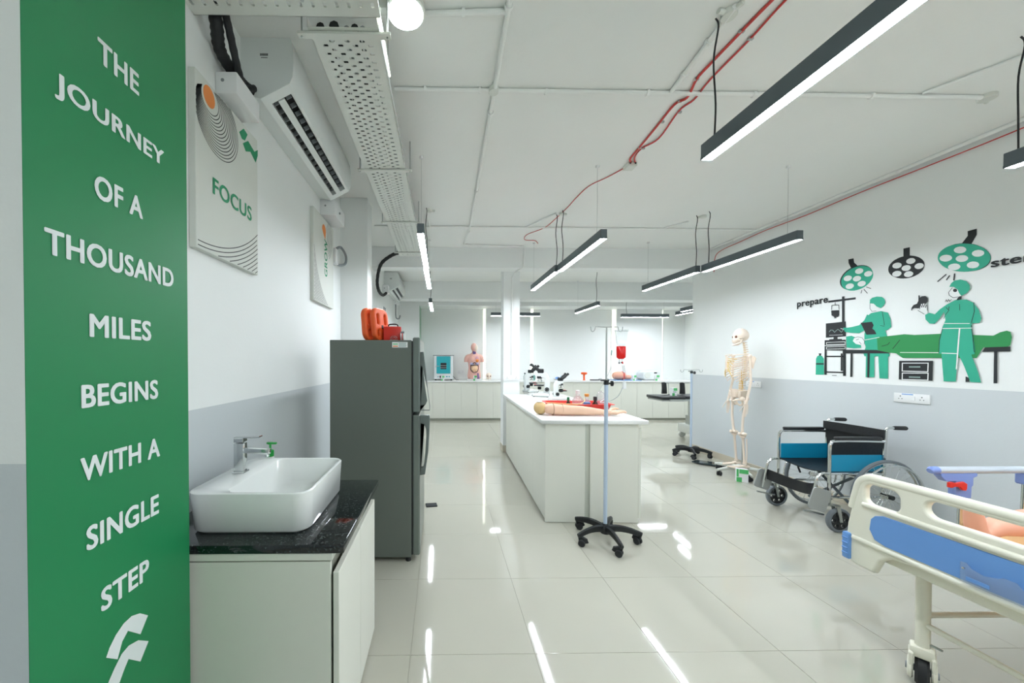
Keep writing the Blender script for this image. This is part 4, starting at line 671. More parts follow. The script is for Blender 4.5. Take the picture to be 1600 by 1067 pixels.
mb = B(GREENP).lathe([(.016, .138), (.017, .142), (.017, .168), (.010, .172), (.005, .174), (.005, .196), (.012, .2), (.012, .208), (.001, .21)], n=16)
mb.box(-.002, .032, -.006, .006, .199, .208, bev=.002).box(-.016, .0, -.008, .008, .2, .209, bev=.002).build('pump', t)

# ------------------------------------------------------------------ refrigerator
t = thing('refrigerator', 'tall grey two-door refrigerator against the left pier', 'refrigerator', (-.49, 2.82, 0))
ox, oy = -.49, 2.82
bx(B(FRG), -.777, -.211, 2.508, 3.11, .035, 1.557, .004).build('cabinet', t, smooth=0)
bx(B(BLK), -.211, -.203, 2.515, 3.10, .05, 1.55).build('door_gasket', t, smooth=0)
for z0, z1, hp, hh in ((1.052, 1.576, [(-.152, 1.477), (-.130, 1.477), (-.123, 1.44), (-.100, 1.22), (-.083, 1.09), (-.085, 1.062), (-.152, 1.062)], [(-.148, 1.375), (-.138, 1.365), (-.121, 1.22), (-.106, 1.13), (-.115, 1.11), (-.148, 1.10)]),
                   (.05, 1.034, [(-.152, 1.03), (-.086, 1.03), (-.083, 1.0), (-.094, .78), (-.118, .61), (-.152, .605)], [(-.148, .97), (-.125, .965), (-.110, .93), (-.108, .88), (-.122, .70), (-.130, .665), (-.148, .66)])):
    d = bx(B(FRD), -.203, -.152, 2.505, 3.115, z0, z1, .008).build('door', t, smooth=30)
    me = fillmesh([[(a-ox, b) for a, b in hp], [(a-ox, b) for a, b in hh]], .024, .003)
    B(mat('fridge_handle', '#6d7673', .4, metal=.3)).add(me, PL_XZ(2.545-oy)).build('handle', d)
mb = B(BLK)
for x in (-.74, -.235):
    for y in (2.54, 3.08): mb.cyl((x-ox, y-oy, 0), (x-ox, y-oy, .04), .02, 12)
mb.build('feet', t)
mb = B(WPL); bx(mb, -.345, -.238, 2.5068, 2.5078, 1.505, 1.543); mb.use(MGREY)
for i in range(4): bx(mb, -.30, -.25+.003*(i % 2), 2.5060, 2.5068, 1.510+i*.008, 1.514+i*.008)
mb.use(ORANGE); bx(mb, -.34, -.305, 2.5060, 2.5068, 1.510, 1.518); mb.use(GREENB); bx(mb, -.34, -.305, 2.5060, 2.5068, 1.526, 1.532)
mb.build('energy_label', t, smooth=0)

# things on the refrigerator
def board(x, label, tilt):
    t = thing('rescue_board', label, 'rescue board', (x, 2.72, 1.561), math.radians(-22), group='orange rescue boards on the refrigerator')
    out = rrect(-.10, .10, 0, .245, .06, 6); hol = [rrect(-.065, -.035, .12, .20, .014, 3), rrect(.035, .065, .12, .20, .014, 3), rrect(-.065, -.035, .03, .08, .014, 3), rrect(.035, .065, .03, .08, .014, 3)]
    me = fillmesh([out]+hol, .042, .012, 2)
    B(ORPL).add(me, Matrix.Rotation(math.radians(tilt), 4, 'Y') @ PL_YZ(0)).build('board', t, smooth=45)
    B(BLK).box(-.024, .024, -.012, .012, .09, .118, bev=.003, M=Matrix.Rotation(math.radians(tilt), 4, 'Y')).build('strap', t)
    return t
board(-.525, 'upright orange rescue board, left one of the pair on the fridge', -5)
board(-.455, 'upright orange rescue board, right one of the pair with dark straps', -6)
t = thing('red_case', 'red rectangular first-aid case standing on the fridge', 'case', (-.36, 2.72, 1.559), rotz=.1)
B(RED).box(-.075, .055, -.05, .05, 0, .108, bev=.008, seg=2).build('case', t)
B(WPL).lathe([(.03, 0), (.03, .002), (.02, .002), (.02, 0)], (-.0, -.05, .01), axis='Y', n=20).build('emblem', t)
B(BLK).tube(bez([(-.04, 0, .105), (-.035, 0, .125), (.02, 0, .127), (.03, 0, .105)], 5), .005, 7).build('carry_handle', t)
t = thing('coiled_strap', 'small white and red coiled strap beside the red case', 'strap', (-.29, 2.68, 1.557))
mb = B(WPL); mb.lathe([(.018, -.014), (.036, -.014), (.036, .014), (.018, .014)], (0, 0, .037), axis='X', n=22); mb.use(RED).lathe([(.0365, -.004), (.0375, -.004), (.0375, .004), (.0365, .004)], (0, 0, .037), axis='X', n=22); mb.build('coil', t)
B(GREYPL).box(-.012, .014, -.03, -.004, .045, .073, bev=.003).build('buckle', t)

# ------------------------------------------------------------------ island
IA = -.033
t = thing('island_cabinet', 'long cream laminate island cabinet by the white column', 'cabinet', (.904, 3.118, 0), IA)
isl = t
B(LAM).box(.0, .345, 0, .018, .004, .868, bev=.001).build('end_panel', t, smooth=0)
B(LAM).box(.387, .808, 0, .018, .004, .868, bev=.001).build('end_panel', t, smooth=0)
B(mat('joint_strip_laminate', '#c4c8bc', .5)).box(.345, .387, .0045, .02, .004, .868).build('joint_strip', t, smooth=0)['label'] = 'darker recessed joint strip'
B(LAM).box(.03, .78, .02, 2.36, .06, .86).build('carcass', t, smooth=0)
for i in range(5):
    y0 = .020+i*.465; B(LAM).box(.0, .018, y0+.0015, y0+.4635, .03, .845, bev=.001).build('door', t, smooth=0)
for i in range(5):
    y0 = .004+i*.465; B(LAM).box(.812, .832, y0+.0015, y0+.4635, .04, .835, bev=.001).build('door', t, smooth=0)
B(LAM).box(.40, .78, 2.345, 2.90, .0, .868).build('carcass', t, smooth=0)
t = thing('island_worktop', 'white worktop of the island', 'worktop', (.904, 3.118, .868), IA)
me = fillmesh([[(-.040, -.034), (.875, -.034), (.875, 2.93), (.375, 2.93), (.375, 2.40), (-.040, 2.40)]], .034, .002)
B(TOPW).add(me, Matrix.Translation((0, 0, .017))).build('slab', t, smooth=0)
ITOP = .902

# ------------------------------------------------------------------ back counter
yf = 8.5
units = [-.518, .076]+[.837+.763*k for k in range(0, 7)]+[6.19]
for i in range(len(units)-1):
    a, b = units[i], units[i+1]
    lab = ['leftmost cream base cabinet under the teal oven', 'base cabinet under the torso model', 'base cabinet seen between torso model and column', 'base cabinet behind the island microscopes',
           'base cabinet behind the island bottles', 'base cabinet behind the IV stand pole', 'base cabinet right of the island end', 'base cabinet behind the left end of the operating table', 'base cabinet hidden by the mural wall end'][i]
    t = thing('base_cabinet', 'cream '+lab.replace('cream ', ''), 'cabinet', ((a+b)/2, yf+.3, 0), group='base cabinets of the back counter')
    h = (b-a)/2
    B(LAM).box(-h+.001, h-.001, -.28, .29, .0, .908).build('carcass', t, smooth=0)
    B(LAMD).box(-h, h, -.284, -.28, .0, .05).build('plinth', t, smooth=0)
    for s in (0, 1):
        x0 = -h+s*h; B(LAM).box(x0+.0015, x0+h-.0015, -.30, -.281, .055, .90, bev=.001).build('door', t, smooth=0)
t = thing('back_worktop', 'long white worktop along the back wall', 'worktop', (2.8, 8.8, .908))
B(TOPW).box(-.52-2.8, 6.19-2.8, -.325, .299, 0, .036, bev=.002).build('slab', t, smooth=0)
BT = .944

# ------------------------------------------------------------------ things on the back counter
t = thing('laboratory_oven', 'white laboratory oven with teal door on the back counter', 'oven', (.04, 8.76, BT))
B(WPL).box(-.225, .225, -.19, .19, .03, .59, bev=.006).build('body', t)
B(GREYPL).box(-.25, .25, -.21, .2, .59, .605, bev=.003).build('top_lip', t)
d = thing('x', None, None); bpy.data.objects.remove(d)
me = fillmesh([rrect(-.165, .165, .165, .575, .008, 2), rrect(-.07, .07, .27, .42, .006, 2)], .03, .004)
d = B(TEALP).add(me, PL_XZ(-.205)).build('door', t)
B(BLK).box(-.07, .07, -.205, -.198, .27, .42).build('window', d); B(STEEL).box(-.075, .075, -.223, -.219, .30, .31).box(-.075, .075, -.223, -.219, .35, .36).build('shelf_bars', d)
B(CHROME).tube([(-.19, -.225, .335), (-.15, -.245, .345), (-.10, -.235, .34)], .008, 8).build('handle', d)
B(WPL).box(-.17, .17, -.20, -.19, .05, .15, bev=.003).build('control_panel', t)
B(BLK).cyl((-.07, -.2, .09), (-.07, -.225, .09), .026, 20).build('knob', t)
B(TEALP).box(-.14, -.115, -.204, -.2, .08, .10).box(.06, .1, -.204, -.2, .08, .105).box(.12, .15, -.204, -.2, .08, .105).build('switches', t)
mb = B(BLK); [mb.cyl((x, y, 0), (x, y, .032), .02, 10) for x in (-.19, .19) for y in (-.15, .15)]; mb.build('feet', t)
B(BLK).tube(bez([(.225, .05, .09), (.27, 0, .06), (.30, -.06, .012), (.35, -.08, .008), (.37, -.02, .008)], 5), .005, 6).build('power_cord', t)
def carton(x, y, z, label, rz=.2, s=1.0):
    t = thing('carton', label, 'carton', (x, y, z), rz)
    B(WPL).box(-.042*s, .042*s, -.03*s, .03*s, 0, .125*s, bev=.0015).build('box', t)
    mb = B(GREENB).box(-.043*s, -.0, -.0306*s, -.03*s, .0, .045*s).box(-.02*s, .043*s, -.0306*s, -.03*s, .08*s, .125*s)
    mb.use(MGREY).box(-.03*s, .03*s, -.0306*s, -.03*s, .055*s, .07*s); mb.build('print', t, smooth=0)
    return t
carton(.02, 8.52, BT, 'small green and white carton in front of the teal oven', .15, .9)
carton(.79, 8.52, BT, 'small green and white carton in front of the torso model', -.1, .95)
carton(4.62, 8.58, BT, 'small green and white carton beside the pink practice model', .2, 1.0)
carton(5.17, 8.56, BT, 'small green and white carton in front of the white medical device', -.2, 1.05)

# ---- anatomical torso
t = thing('torso_model', 'anatomical torso model with open belly on the back counter', 'anatomical model', (.79, 8.78, BT))
B(WPL).box(-.19, .19, -.12, .12, 0, .03, bev=.004).build('base', t)
def body_rings(mb, lv, n=28):
    rings = []
    for cx, cy, z, rx, ry in lv: rings.append([mb.bm.verts.new((cx+rx*math.cos(2*PI*i/n), cy+ry*math.sin(2*PI*i/n), z)) for i in range(n)])
    return mb.skinrings(rings)
mb = B(SKINT); body_rings(mb, [(0, 0, .03, .15, .09), (0, 0, .10, .165, .10), (0, 0, .18, .155, .095), (0, 0, .30, .135, .09), (0, 0, .40, .145, .10), (0, 0, .50, .16, .11), (0, 0, .57, .165, .10), (0, .005, .62, .13, .085), (0, .01, .655, .07, .06), (0, .01, .68, .052, .052), (0, .005, .72, .05, .052)])
for s in (-1, 1): mb.tube(bez([(s*.10, 0, .575), (s*.155, 0, .56), (s*.19, 0, .50), (s*.195, 0, .44)], 4), [.055, .058, .06, .06, .062, .062, .06, .056, .054, .052, .05, .048, .045], 14)
mb.build('body', t, smooth=80)
mb = B(SKINT); mb.ball((-.006, 0, .80), (.075, .085, .105), 20); mb.ball((0, -.07, .775), (.012, .02, .02), 8); mb.build('head', t, smooth=80)
mb = B(BONE).ball((.032, -.02, .785), (.052, .07, .085), 16); mb.build('skull_half', t, smooth=80)
mb = B(mat('vein_violet', '#6d5a92', .4)); mb.tube([(-.018, -.052, .62), (-.02, -.056, .70)], .02, 10).tube([(.015, -.052, .62), (.02, -.056, .69)], .018, 10); mb.ball((.0, -.055, .615), (.025, .02, .03), 10).build('throat', t)
mb = B(SKINT).ball((-.055, -.078, .51), (.06, .04, .075), 16); mb.build('right_lung', t)
mb = B(mat('organ_pink', '#dba3ad', .4)).ball((.055, -.078, .52), (.05, .04, .07), 16); mb.build('left_lung', t)
B(ORANGE).ball((.062, -.112, .475), (.038, .022, .038), 14).build('heart', t)
mb = B(mat('rib_lilac', '#b3aecb', .4)); mb.ball((-.06, -.085, .395), (.055, .03, .035), 12).ball((.06, -.085, .395), (.055, .03, .035), 12).build('diaphragm', t)
mb = B(BLK).tube(bez([(-.095, -.088, .35), (-.06, -.10, .39), (0, -.115, .425), (.06, -.10, .39), (.095, -.088, .35)], 5), .009, 8).tube(bez([(-.09, -.09, .35), (-.095, -.10, .27), (-.05, -.115, .20), (0, -.12, .18), (.06, -.11, .21), (.095, -.095, .28), (.09, -.09, .35), (0, -.12, .37), (-.09, -.09, .35)], 5), .007, 8); mb.build('abdominal_rim', t)
mb = B(mat('intestine_cream', '#f0c8a2', .4)); mb.ball((0, -.085, .29), (.085, .045, .08), 20)
for i in range(7): mb.ball((-.055+.018*i, -.118, .26+.03*math.sin(i*2.2)), (.02, .014, .022), 8)
mb.build('intestines', t)
mb = B(mat('thigh_violet', '#8b6f9a', .5)).tube([(.085, -.075, .17), (.09, -.085, .10), (.10, -.08, .035)], [.022, .028, .03], 10); mb.build('thigh_muscle', t)

# ---- skull
def skull(mb, c, s, M=None):
    """skull centred on c, face toward -Y, s = half height of the cranium"""
    M = M or Matrix()
    def cran(p):
        q = p.copy()
        if q.z < 0: q.z *= .75
        if q.y > 0: q.y *= 1.12
        return q
    T = lambda v: M @ Vector([a*s for a in v])
    c = Vector(c)
    mb.ball(c+T((0, .1, .1)), (.86*s, 1.0*s, .95*s), 26, M=M, fn=cran)
    def face(p):
        q = p.copy(); 
        if q.y < .2:
            for ex in (-.40, .40):
                d = math.hypot(q.x-ex, (q.z-.42)*1.05)
                if d < .30: q.y += .42*(1-(d/.30)**2)
            d = math.hypot(q.x*1.6, q.z+.05)
            if d < .24: q.y += .3*(1-(d/.24)**2)
            d = abs(q.z+.62)
            if d < .05 and abs(q.x) < .5: q.y += .06
        w = 1-.28*max(0, -q.z)
        q.x *= w; return q
    mb.ball(c+T((0, -.40, -.42)), (.66*s, .62*s, .66*s), 44, M=M, fn=face)
    pts = []
    for i in range(15):
        a = PI*i/14; pts.append(c+T((.60*math.cos(a), -.10-.80*math.sin(a), -.72-.30*math.sin(a))))
    mb.tube([c+T((.62, .0, -.20))]+pts+[c+T((-.62, .0, -.20))], [.09*s]+[.13*s]*15+[.09*s], 8)
    for sg in (-1, 1): mb.tube([c+T((sg*.62, -.55, -.15)), c+T((sg*.80, -.2, -.12)), c+T((sg*.82, .15, -.1))], .06*s, 7)
    mb.use(WPL)
    for i in range(10):
        a = PI*(.22+.56*i/9); mb.ball(c+T((.42*math.cos(a), -.35-.66*math.sin(a), -.93)), (.045*s, .04*s, .08*s), 6, M=M)
        mb.ball(c+T((.42*math.cos(a), -.35-.66*math.sin(a), -1.08)), (.04*s, .04*s, .07*s), 6, M=M)
    return mb
t = thing('skull_model', 'small skull model on the back counter beside the torso', 'anatomical model', (1.14, 8.72, BT+.1))
skull(B(BONE), (0, 0, 0), .078).build('skull', t, smooth=80)
mb = B(mat('socket_brown', '#7c5547', .7)); 
for x in (-.03, .03): mb.ball((x, -.056, .000), (.017, .012, .017), 10)
mb.ball((0, -.064, -.036), (.009, .008, .014), 8).build('eye_sockets', t)

# ---- small wall sockets
def outlet(P, nx, w, h, label, n=2):
    """plate on a wall; nx: direction the plate faces"""
    t = thing('power_socket', label, 'socket', P, {'-X': -PI/2, '-Y': 0, '+X': PI/2}[nx])
    B(WPL).box(-w/2, w/2, -.012, 0, -h/2, h/2, bev=.003, seg=2).build('plate', t)
    mb = B(INK)
    for k in range(n):
        cx = (-w*.30 if k == 0 else w*.30) if n == 2 else w*.18
        for a, b, r in ((0, .014, .0045), (-.011, -.008, .0035), (.011, -.008, .0035)): mb.cyl((cx+a, -.0126, b), (cx+a, -.0118, b), r, 8)
    mb.build('pin_holes', t)
    B(WPL).box(.0 if n == 2 else -w*.3, .028 if n == 2 else -w*.3+.025, -.016, -.012, -.018, .018, bev=.002).build('switch', t)
    if nx == '-X': B(BLUEP).box(-w*.26, w*.06, -.0128, -.0118, h*.36, h*.46).build('marking_strip', t)
    return t
outlet((XR, 2.997, 1.100), '-X', .235, .078, 'white double power socket on the wall above the wheelchair')
outlet((XR, 4.55, 1.12), '-X', .22, .078, 'white power socket on the wall behind the skeleton')
outlet((1.079, 5.557, 1.145), '-Y', .235, .08, 'white double socket at the foot of the column above the island')
outlet((.50, 9.099, 1.14), '-Y', .16, .09, 'small socket on the back wall between oven and torso', 1)
outlet((1.62, 8.98, 1.14), '-Y', .22, .08, 'socket on the back wall just right of the column')

# ---- items on the right of the back counter
t = thing('bottle', 'small round grey-green bottle on the back counter right of the column', 'bottle', (2.02, 8.72, BT)); B(MGREY).lathe([(.03, 0), (.034, .02), (.034, .10), (.015, .13), (.015, .16), (.001, .16)], n=16).build('body', t); B(BLK).cyl((0, 0, .155), (0, 0, .18), .018, 12).build('cap', t)
t = thing('bottle', 'small teal jar on the back counter left of the microscopes', 'bottle', (2.22, 8.66, BT)); B(mat('jar_teal', '#6fa39a', .4)).lathe([(.03, 0), (.045, .03), (.04, .11), (.02, .13), (.001, .14)], n=16).build('body', t); B(WPL).cyl((0, 0, .13), (0, 0, .155), .022, 12).build('cap', t)
t = thing('plastic_pack', 'crumpled blue and white plastic pack on the back counter', 'pack', (2.85, 8.7, BT))
random.seed(3)
def crump(p): return p*(1+.18*math.sin(p.x*7+p.y*5)*math.cos(p.z*6+p.x*3))
B(WPL).ball((0, 0, .045), (.13, .07, .055), 18, fn=crump).build('pack', t, smooth=40); B(BLUEP).ball((-.05, -.035, .05), (.06, .045, .035), 12, fn=crump).build('label', t, smooth=40); B(mat('pale_blue', '#b5cfe6', .4)).ball((.06, -.02, .075), (.06, .05, .035), 12, fn=crump).build('label', t, smooth=40)
t = thing('otoscope', 'orange-red mushroom-shaped hand tool standing on the back counter', 'tool', (3.47, 8.72, BT))
B(ORPL).lathe([(.03, 0), (.03, .008), (.022, .03), (.022, .12), (.03, .135), (.07, .15), (.074, .175), (.06, .195), (.001, .198)], n=20).build('body', t)
t = thing('strap', 'black coiled strap with buckles on the back counter', 'strap', (3.83, 8.62, BT))
mb = B(BLK).tube(bez([(-.25, .02, .012), (-.12, 0, .012), (0, .03, .014), (.12, -.01, .014), (.22, .02, .012)], 5), .014, 8, r2=1); mb.build('strap', t)
for x in (.0, .16): B(GREYPL).box(x-.03, x+.03, -.025, .035, .01, .045, bev=.006).build('buckle', t)
t = thing('practice_model', 'pink torso practice model lying on a blue mat', 'anatomical model', (4.36, 8.78, BT+.012))
B(SKINP).lathe([(.02, -.16), (.07, -.15), (.095, -.10), (.10, 0), (.095, .10), (.06, .15), (.02, .16)], (0, 0, .10), axis='X', n=22).build('body', t, smooth=60)
B(SKINP).ball((.22, .0, .06), (.10, .06, .058), 14).build('limb', t); B(RED).lathe([(.101, .06), (.104, .065), (.104, .085), (.101, .09)], (0, 0, .10), axis='X', n=22).build('red_band', t)
tag(B(mat('mat_blue', '#5d93c8', .6)).box(4.16, 4.80, 8.55, 9.0, BT, BT+.011, bev=.003).build('mat'), 'thin blue mat under the pink practice model', 'mat')
t = thing('medical_device', 'rounded white medical device with grey front on the back counter', 'medical device', (5.08, 8.78, BT))
me = fillmesh([rrect(-.2, .2, .02, .235, .07, 6)], .30, .02, 2)
B(WPLG).add(me, PL_XZ(0)).build('housing', t, smooth=40)
B(WMET).lathe([(.0001, 0), (.07, 0), (.075, .008), (.0001, .012)], (-.10, -.162, .13), axis='Y', n=24).build('round_dial', t)
B(BLK).box(.06, .13, -.155, -.149, .17, .20, bev=.002).build('display', t); B(GREYPL).box(-.18, .18, -.14, .14, 0, .022, bev=.004).build('base', t)

# ------------------------------------------------------------------ island things
def arm_chain(name, joints, mt, parent=None, sub=2):
    """skin-modifier body: joints = list of (parent index or None, position, radius)"""
    me = bpy.data.meshes.new(name); vs = [j[1] for j in joints]; es = [(j[0], i) for i, j in enumerate(joints) if j[0] is not None]
    me.from_pydata(vs, es, []); o = bpy.data.objects.new(name, me); COL.objects.link(o)
    mo = o.modifiers.new('skin', 'SKIN'); mo.use_smooth_shade = True
    for i, j in enumerate(joints):
        sv = me.skin_vertices[0].data[i]; r = j[2]; sv.radius = r if isinstance(r, tuple) else (r, r); sv.use_root = (i == 0)
    s = o.modifiers.new('sub', 'SUBSURF'); s.levels = sub; s.render_levels = sub
    bpy.context.view_layer.update()
    m2 = bpy.data.meshes.new_from_object(o.evaluated_get(bpy.context.evaluated_depsgraph_get()))
    bpy.data.objects.remove(o); m2.materials.clear(); m2.materials.append(mt)
    for p in m2.polygons: p.use_smooth = True
    return link(name, m2, parent)
t = thing('injection_trainer', 'flesh-coloured injection practice arm lying on the island worktop', 'practice arm', (.93, 3.36, ITOP))
J = [(None, (.35, .0, .048), (.045, .048)), (0, (.22, .005, .052), (.052, .052)), (1, (.12, .015, .058), (.058, .057)), (2, (.03, .04, .062), (.055, .055)), (0, (.46, -.005, .042), (.040, .040)), (4, (.56, -.015, .034), (.032, .030)), (5, (.62, -.02, .030), (.028, .022)), (6, (.67, -.025, .028), (.038, .018)), (7, (.70, -.028, .028), (.038, .017))]
arm_chain('arm', J, SKIN, t)
fing = [(-.058, .078), (-.038, .090), (-.018, .084), (.002, .066)]
hb = B(SKIN)
for i, (dy, ln) in enumerate(fing):
    hb.tube(bez([(.69, -.028+(dy+.028)*.8, .03), (.72+ln*.2, dy, .038), (.72+ln*.55, dy-.002, .040), (.70+ln, dy-.004, .030)], 4), [.0115]*9+[.0105, .0095, .0085, .005], 8)
hb.tube(bez([(.655, .0, .034), (.675, .018, .05), (.71, .022, .062), (.745, .016, .060)], 4), [.013]*8+[.011, .010, .009, .008, .004], 8)
hb.build('fingers', t, smooth=70)
B(SKIN).ball((.685, -.026, .032), (.055, .042, .022), 16).ball((.63, -.02, .032), (.05, .032, .026), 14).build('palm', t, smooth=80)
B(mat('manikin_tan', '#d9b983', .5)).ball((.015, .075, .062), (.062, .075, .062), 20).build('shoulder_cap', t)
B(WPL).box(-.02, .03, .04, .09, .120, .124, bev=.001).build('sticker', t)
for x, r in ((.115, .0585), (.20, .0535)): B(mat('seam_brown', '#b98f74', .6)).lathe([(r, -.0012), (r+.0012, 0), (r, .0012)], (x, .012, .056), axis='X', n=26).build('seam', t)
B(mat('tubing_yellow', '#ecc98c', .3)).tube(bez([(.06, .03, .118), (.16, .02, .112), (.28, .01, .106), (.38, .05, .10), (.46, .12, .12), (.48, .17, .14)], 6), .004, 7).build('tubing', t)
t = thing('red_tray', 'red plastic tray of bottles behind the practice arm', 'tray', (1.39, 3.68, ITOP), -.05)
mb = B(RED)
rings = [[mb.bm.verts.new(p) for p in ringpts(*l)] for l in [(-.27, .27, -.13, .13, .03, 0), (-.30, .30, -.16, .16, .035, .085), (-.325, .325, -.18, .18, .04, .085), (-.325, .325, -.18, .18, .04, .080), (-.297, .297, -.157, .157, .035, .080), (-.266, .266, -.126, .126, .03, .005)]]
mb.skinrings(rings).build('tray', t, smooth=40)
tz = ITOP+.006
def bottle(x, y, prof, m, label, cap=None, capm=BLK, lbl=None, n=20, name='bottle'):
    t = thing(name, label, 'bottle', (x, y, tz), group=None)
    B(m).lathe(prof, n=n).build('glass', t)
    if cap: B(capm).lathe(cap, n=16).build('cap', t)
    if lbl: B(lbl[0]).lathe([(lbl[1], lbl[2]), (lbl[1]+.0008, lbl[2]), (lbl[1]+.0008, lbl[3]), (lbl[1], lbl[3])], n=n).build('label', t)
    return t
bottle(1.295, 3.66, [(.001, 0), (.022, 0), (.022, .075), (.010, .095), (.010, .105)], BROWNG, 'small brown bottle with green cap in the red tray', [(.013, .10), (.013, .135), (.001, .137)], mat('cap_green', '#1f7a4d', .4))
bottle(1.405, 3.69, [(.001, 0), (.055, 0), (.058, .02), (.056, .105), (.03, .14), (.018, .15), (.018, .165)], CLEARP, 'wide clear jar of pinkish fluid in the red tray', [(.022, .162), (.022, .20), (.001, .205)], WPL, (mat('pink_fluid', '#e9cdd0', .3), .05, .01, .06))
bottle(1.51, 3.72, [(.001, 0), (.042, 0), (.044, .02), (.03, .08), (.016, .11), (.016, .14)], CLEARP, 'conical clear flask with orange stopper in the red tray', [(.02, .135), (.024, .16), (.018, .165), (.001, .166)], mat('stopper_orange', '#dd9c4a', .5), (BLUEP, .036, .05, .078))
bottle(1.555, 3.62, [(.001, 0), (.03, 0), (.031, .07), (.014, .095), (.014, .11)], BROWNG, 'dark amber reagent bottle with black cap in the red tray', [(.019, .105), (.019, .145), (.001, .147)], BLK)
t = bottle(1.65, 3.70, [(.001, 0), (.045, 0), (.045, .15), (.03, .18), (.001, .20)], CLEARP, 'tall clear domed jar with blue base in the red tray', None); B(BLUEP).lathe([(.001, .002), (.046, .002), (.046, .04), (.001, .041)], n=20).build('blue_base', t); B(RED).tube([(.05, -.02, .03), (.058, -.01, .09)], .008, 8).build('red_clip', t)
t = thing('clear_case', 'clear plastic case behind the left end of the red tray', 'case', (1.33, 4.05, ITOP)); B(CLEARP).box(-.11, .11, -.07, .07, 0, .085, bev=.006).build('case', t); B(WPL).box(-.10, .08, -.05, .05, .085, .10, bev=.005).build('lid', t)
t = thing('drip_tube', 'translucent pink tube leaning up from behind the practice hand', 'tube', (1.575, 3.41, ITOP+.008)); B(mat('pink_clear', '#ecc3c8', .2, trans=.4)).tube([(.018, 0, .0), (.0, .01, .08), (-.012, .012, .145)], .018, 12).build('tube', t)
t = thing('cushion_pad', 'small white gauze pad by the practice hand', 'pad', (1.70, 3.62, ITOP)); B(WPL).box(-.05, .05, -.04, .04, 0, .035, bev=.012, seg=3).build('pad', t)

def microscope(x, y, rz, label, s=1.0, eyes=True):
    t = thing('microscope', label, 'microscope', (x, y, ITOP), rz); S = s
    def bb(mb, *a, bev=.004, M=None): return mb.box(*[q*S for q in a], bev=bev*S, M=M)
    bb(B(WPLG), -.085, .085, -.11, .11, 0.004, .045, bev=.012).build('base', t)
    mb = B(BLUEP); bb(mb, -.06, .06, -.112, -.109, .030, .036, bev=0); mb.use(BLK); bb(mb, .05, .075, -.114, -.108, .01, .026, bev=0); bb(mb, -.075, -.05, -.114, -.108, .01, .026, bev=0); mb.build('base_stripe', t)
    mb = B(BLK); [mb.cyl((a*S, b*S, 0), (a*S, b*S, .006*S), .012*S, 10) for a in (-.065, .065) for b in (-.09, .09)]; mb.build('feet', t)
    me = fillmesh([[(.11*S, .04*S), (.03*S, .04*S), (.045*S, .12*S), (.055*S, .25*S), (-.04*S, .27*S), (-.05*S, .31*S), (.07*S, .325*S), (.115*S, .27*S), (.12*S, .10*S)]], .055*S, .006*S)
    B(WPLG).add(me, PL_YZ(0)).build('arm', t)
    for sx in (-1, 1):
        k = B(BLK).cyl((sx*.028*S, .08*S, .10*S), (sx*.055*S, .08*S, .10*S), .028*S, 22); k.cyl((sx*.05*S, .08*S, .10*S), (sx*.066*S, .08*S, .10*S), .016*S, 18); k.build('focus_knob', t)
        B(CHROME).cyl((sx*.055*S, .08*S, .10*S), (sx*.0565*S, .08*S, .10*S), .018*S, 18).build('knob_cap', t)
    mb = B(BLK); bb(mb, -.075, .075, -.09, .04, .145, .160); mb.build('stage', t)
    bb(B(RED), -.03, .02, -.095, -.06, .161, .166, bev=.001).build('slide_clip', t)
    B(BLK).lathe([(.018, .10), (.026, .105), (.026, .14), (.018, .143)], (0, -.02*S, 0), n=18).build('condenser', t)
    B(BLK).cyl((0, -.02*S, .245*S), (0, -.02*S, .275*S), .034*S, 20).build('nosepiece', t)
    for a in (90, 210, 330):
        c, q = math.cos(math.radians(a)), math.sin(math.radians(a))
        B(CHROME).cyl((c*.015*S, (-.02+q*.015)*S, .248*S), (c*.032*S, (-.02+q*.032)*S, .20*S), .009*S, 12).build('objective', t)
    mb = B(BLK); bb(mb, -.032, .032, -.045, .035, .318, .375, bev=.008); mb.build('head', t)
    for sx in (-1, 1) if eyes else (0,):
        mb = B(BLK); a = Vector((sx*.02, -.03, .355))*S; b = Vector((sx*.034, -.085, .395))*S; c = Vector((sx*.034, -.135, .435))*S
        mb.tube([a, b], .021*S, 14); mb.tube([b, c], .0165*S, 14); mb.tube([b.lerp(c, .75), c+(c-b)*.1], .021*S, 14); mb.build('eyepiece', t)
    return t
microscope(1.43, 5.16, -1.9, 'white microscope with black binocular head, front of the two on the island', 1.06)
microscope(1.45, 5.86, 2.0, 'white microscope with black eyepieces farther back beside the column', .98)
t = microscope(1.56, 4.72, 1.9, 'pale microscope with large black stage tilted to the right, nearest of three', .78, True)

# ------------------------------------------------------------------ IV stands
def caster(parent, x, y, a, r=.026):
    t = MB().use(BLK)
    c, s = math.cos(a), math.sin(a)
    M = Matrix.Translation((x, y, 0)) @ Matrix.Rotation(a, 4, 'Z')
    w = B(BLKR)
    for sy in (-1, 1):
        w.lathe([(.001, sy*.006), (r*.9, sy*.006), (r, sy*.009), (r, sy*.02), (r*.85, sy*.024), (.001, sy*.024)], (0, 0, 0), axis='Y', n=20)
    bmesh.ops.transform(w.bm, matrix=M @ Matrix.Translation((-.012, 0, r)), verts=w.bm.verts[:])
    o = w.build('caster', parent)
    h = B(BLK)
    h.tube([(-.042, 0, r+.002), (-.036, 0, r*1.9), (-.010, 0, r*2.25), (.012, 0, r*2.1)], .011, 8, r2=1.9); h.cyl((0, 0, r*1.6), (0, 0, .075), .008, 8)
    bmesh.ops.transform(h.bm, matrix=M, verts=h.bm.verts[:]); h.build('caster_fork', o); return o
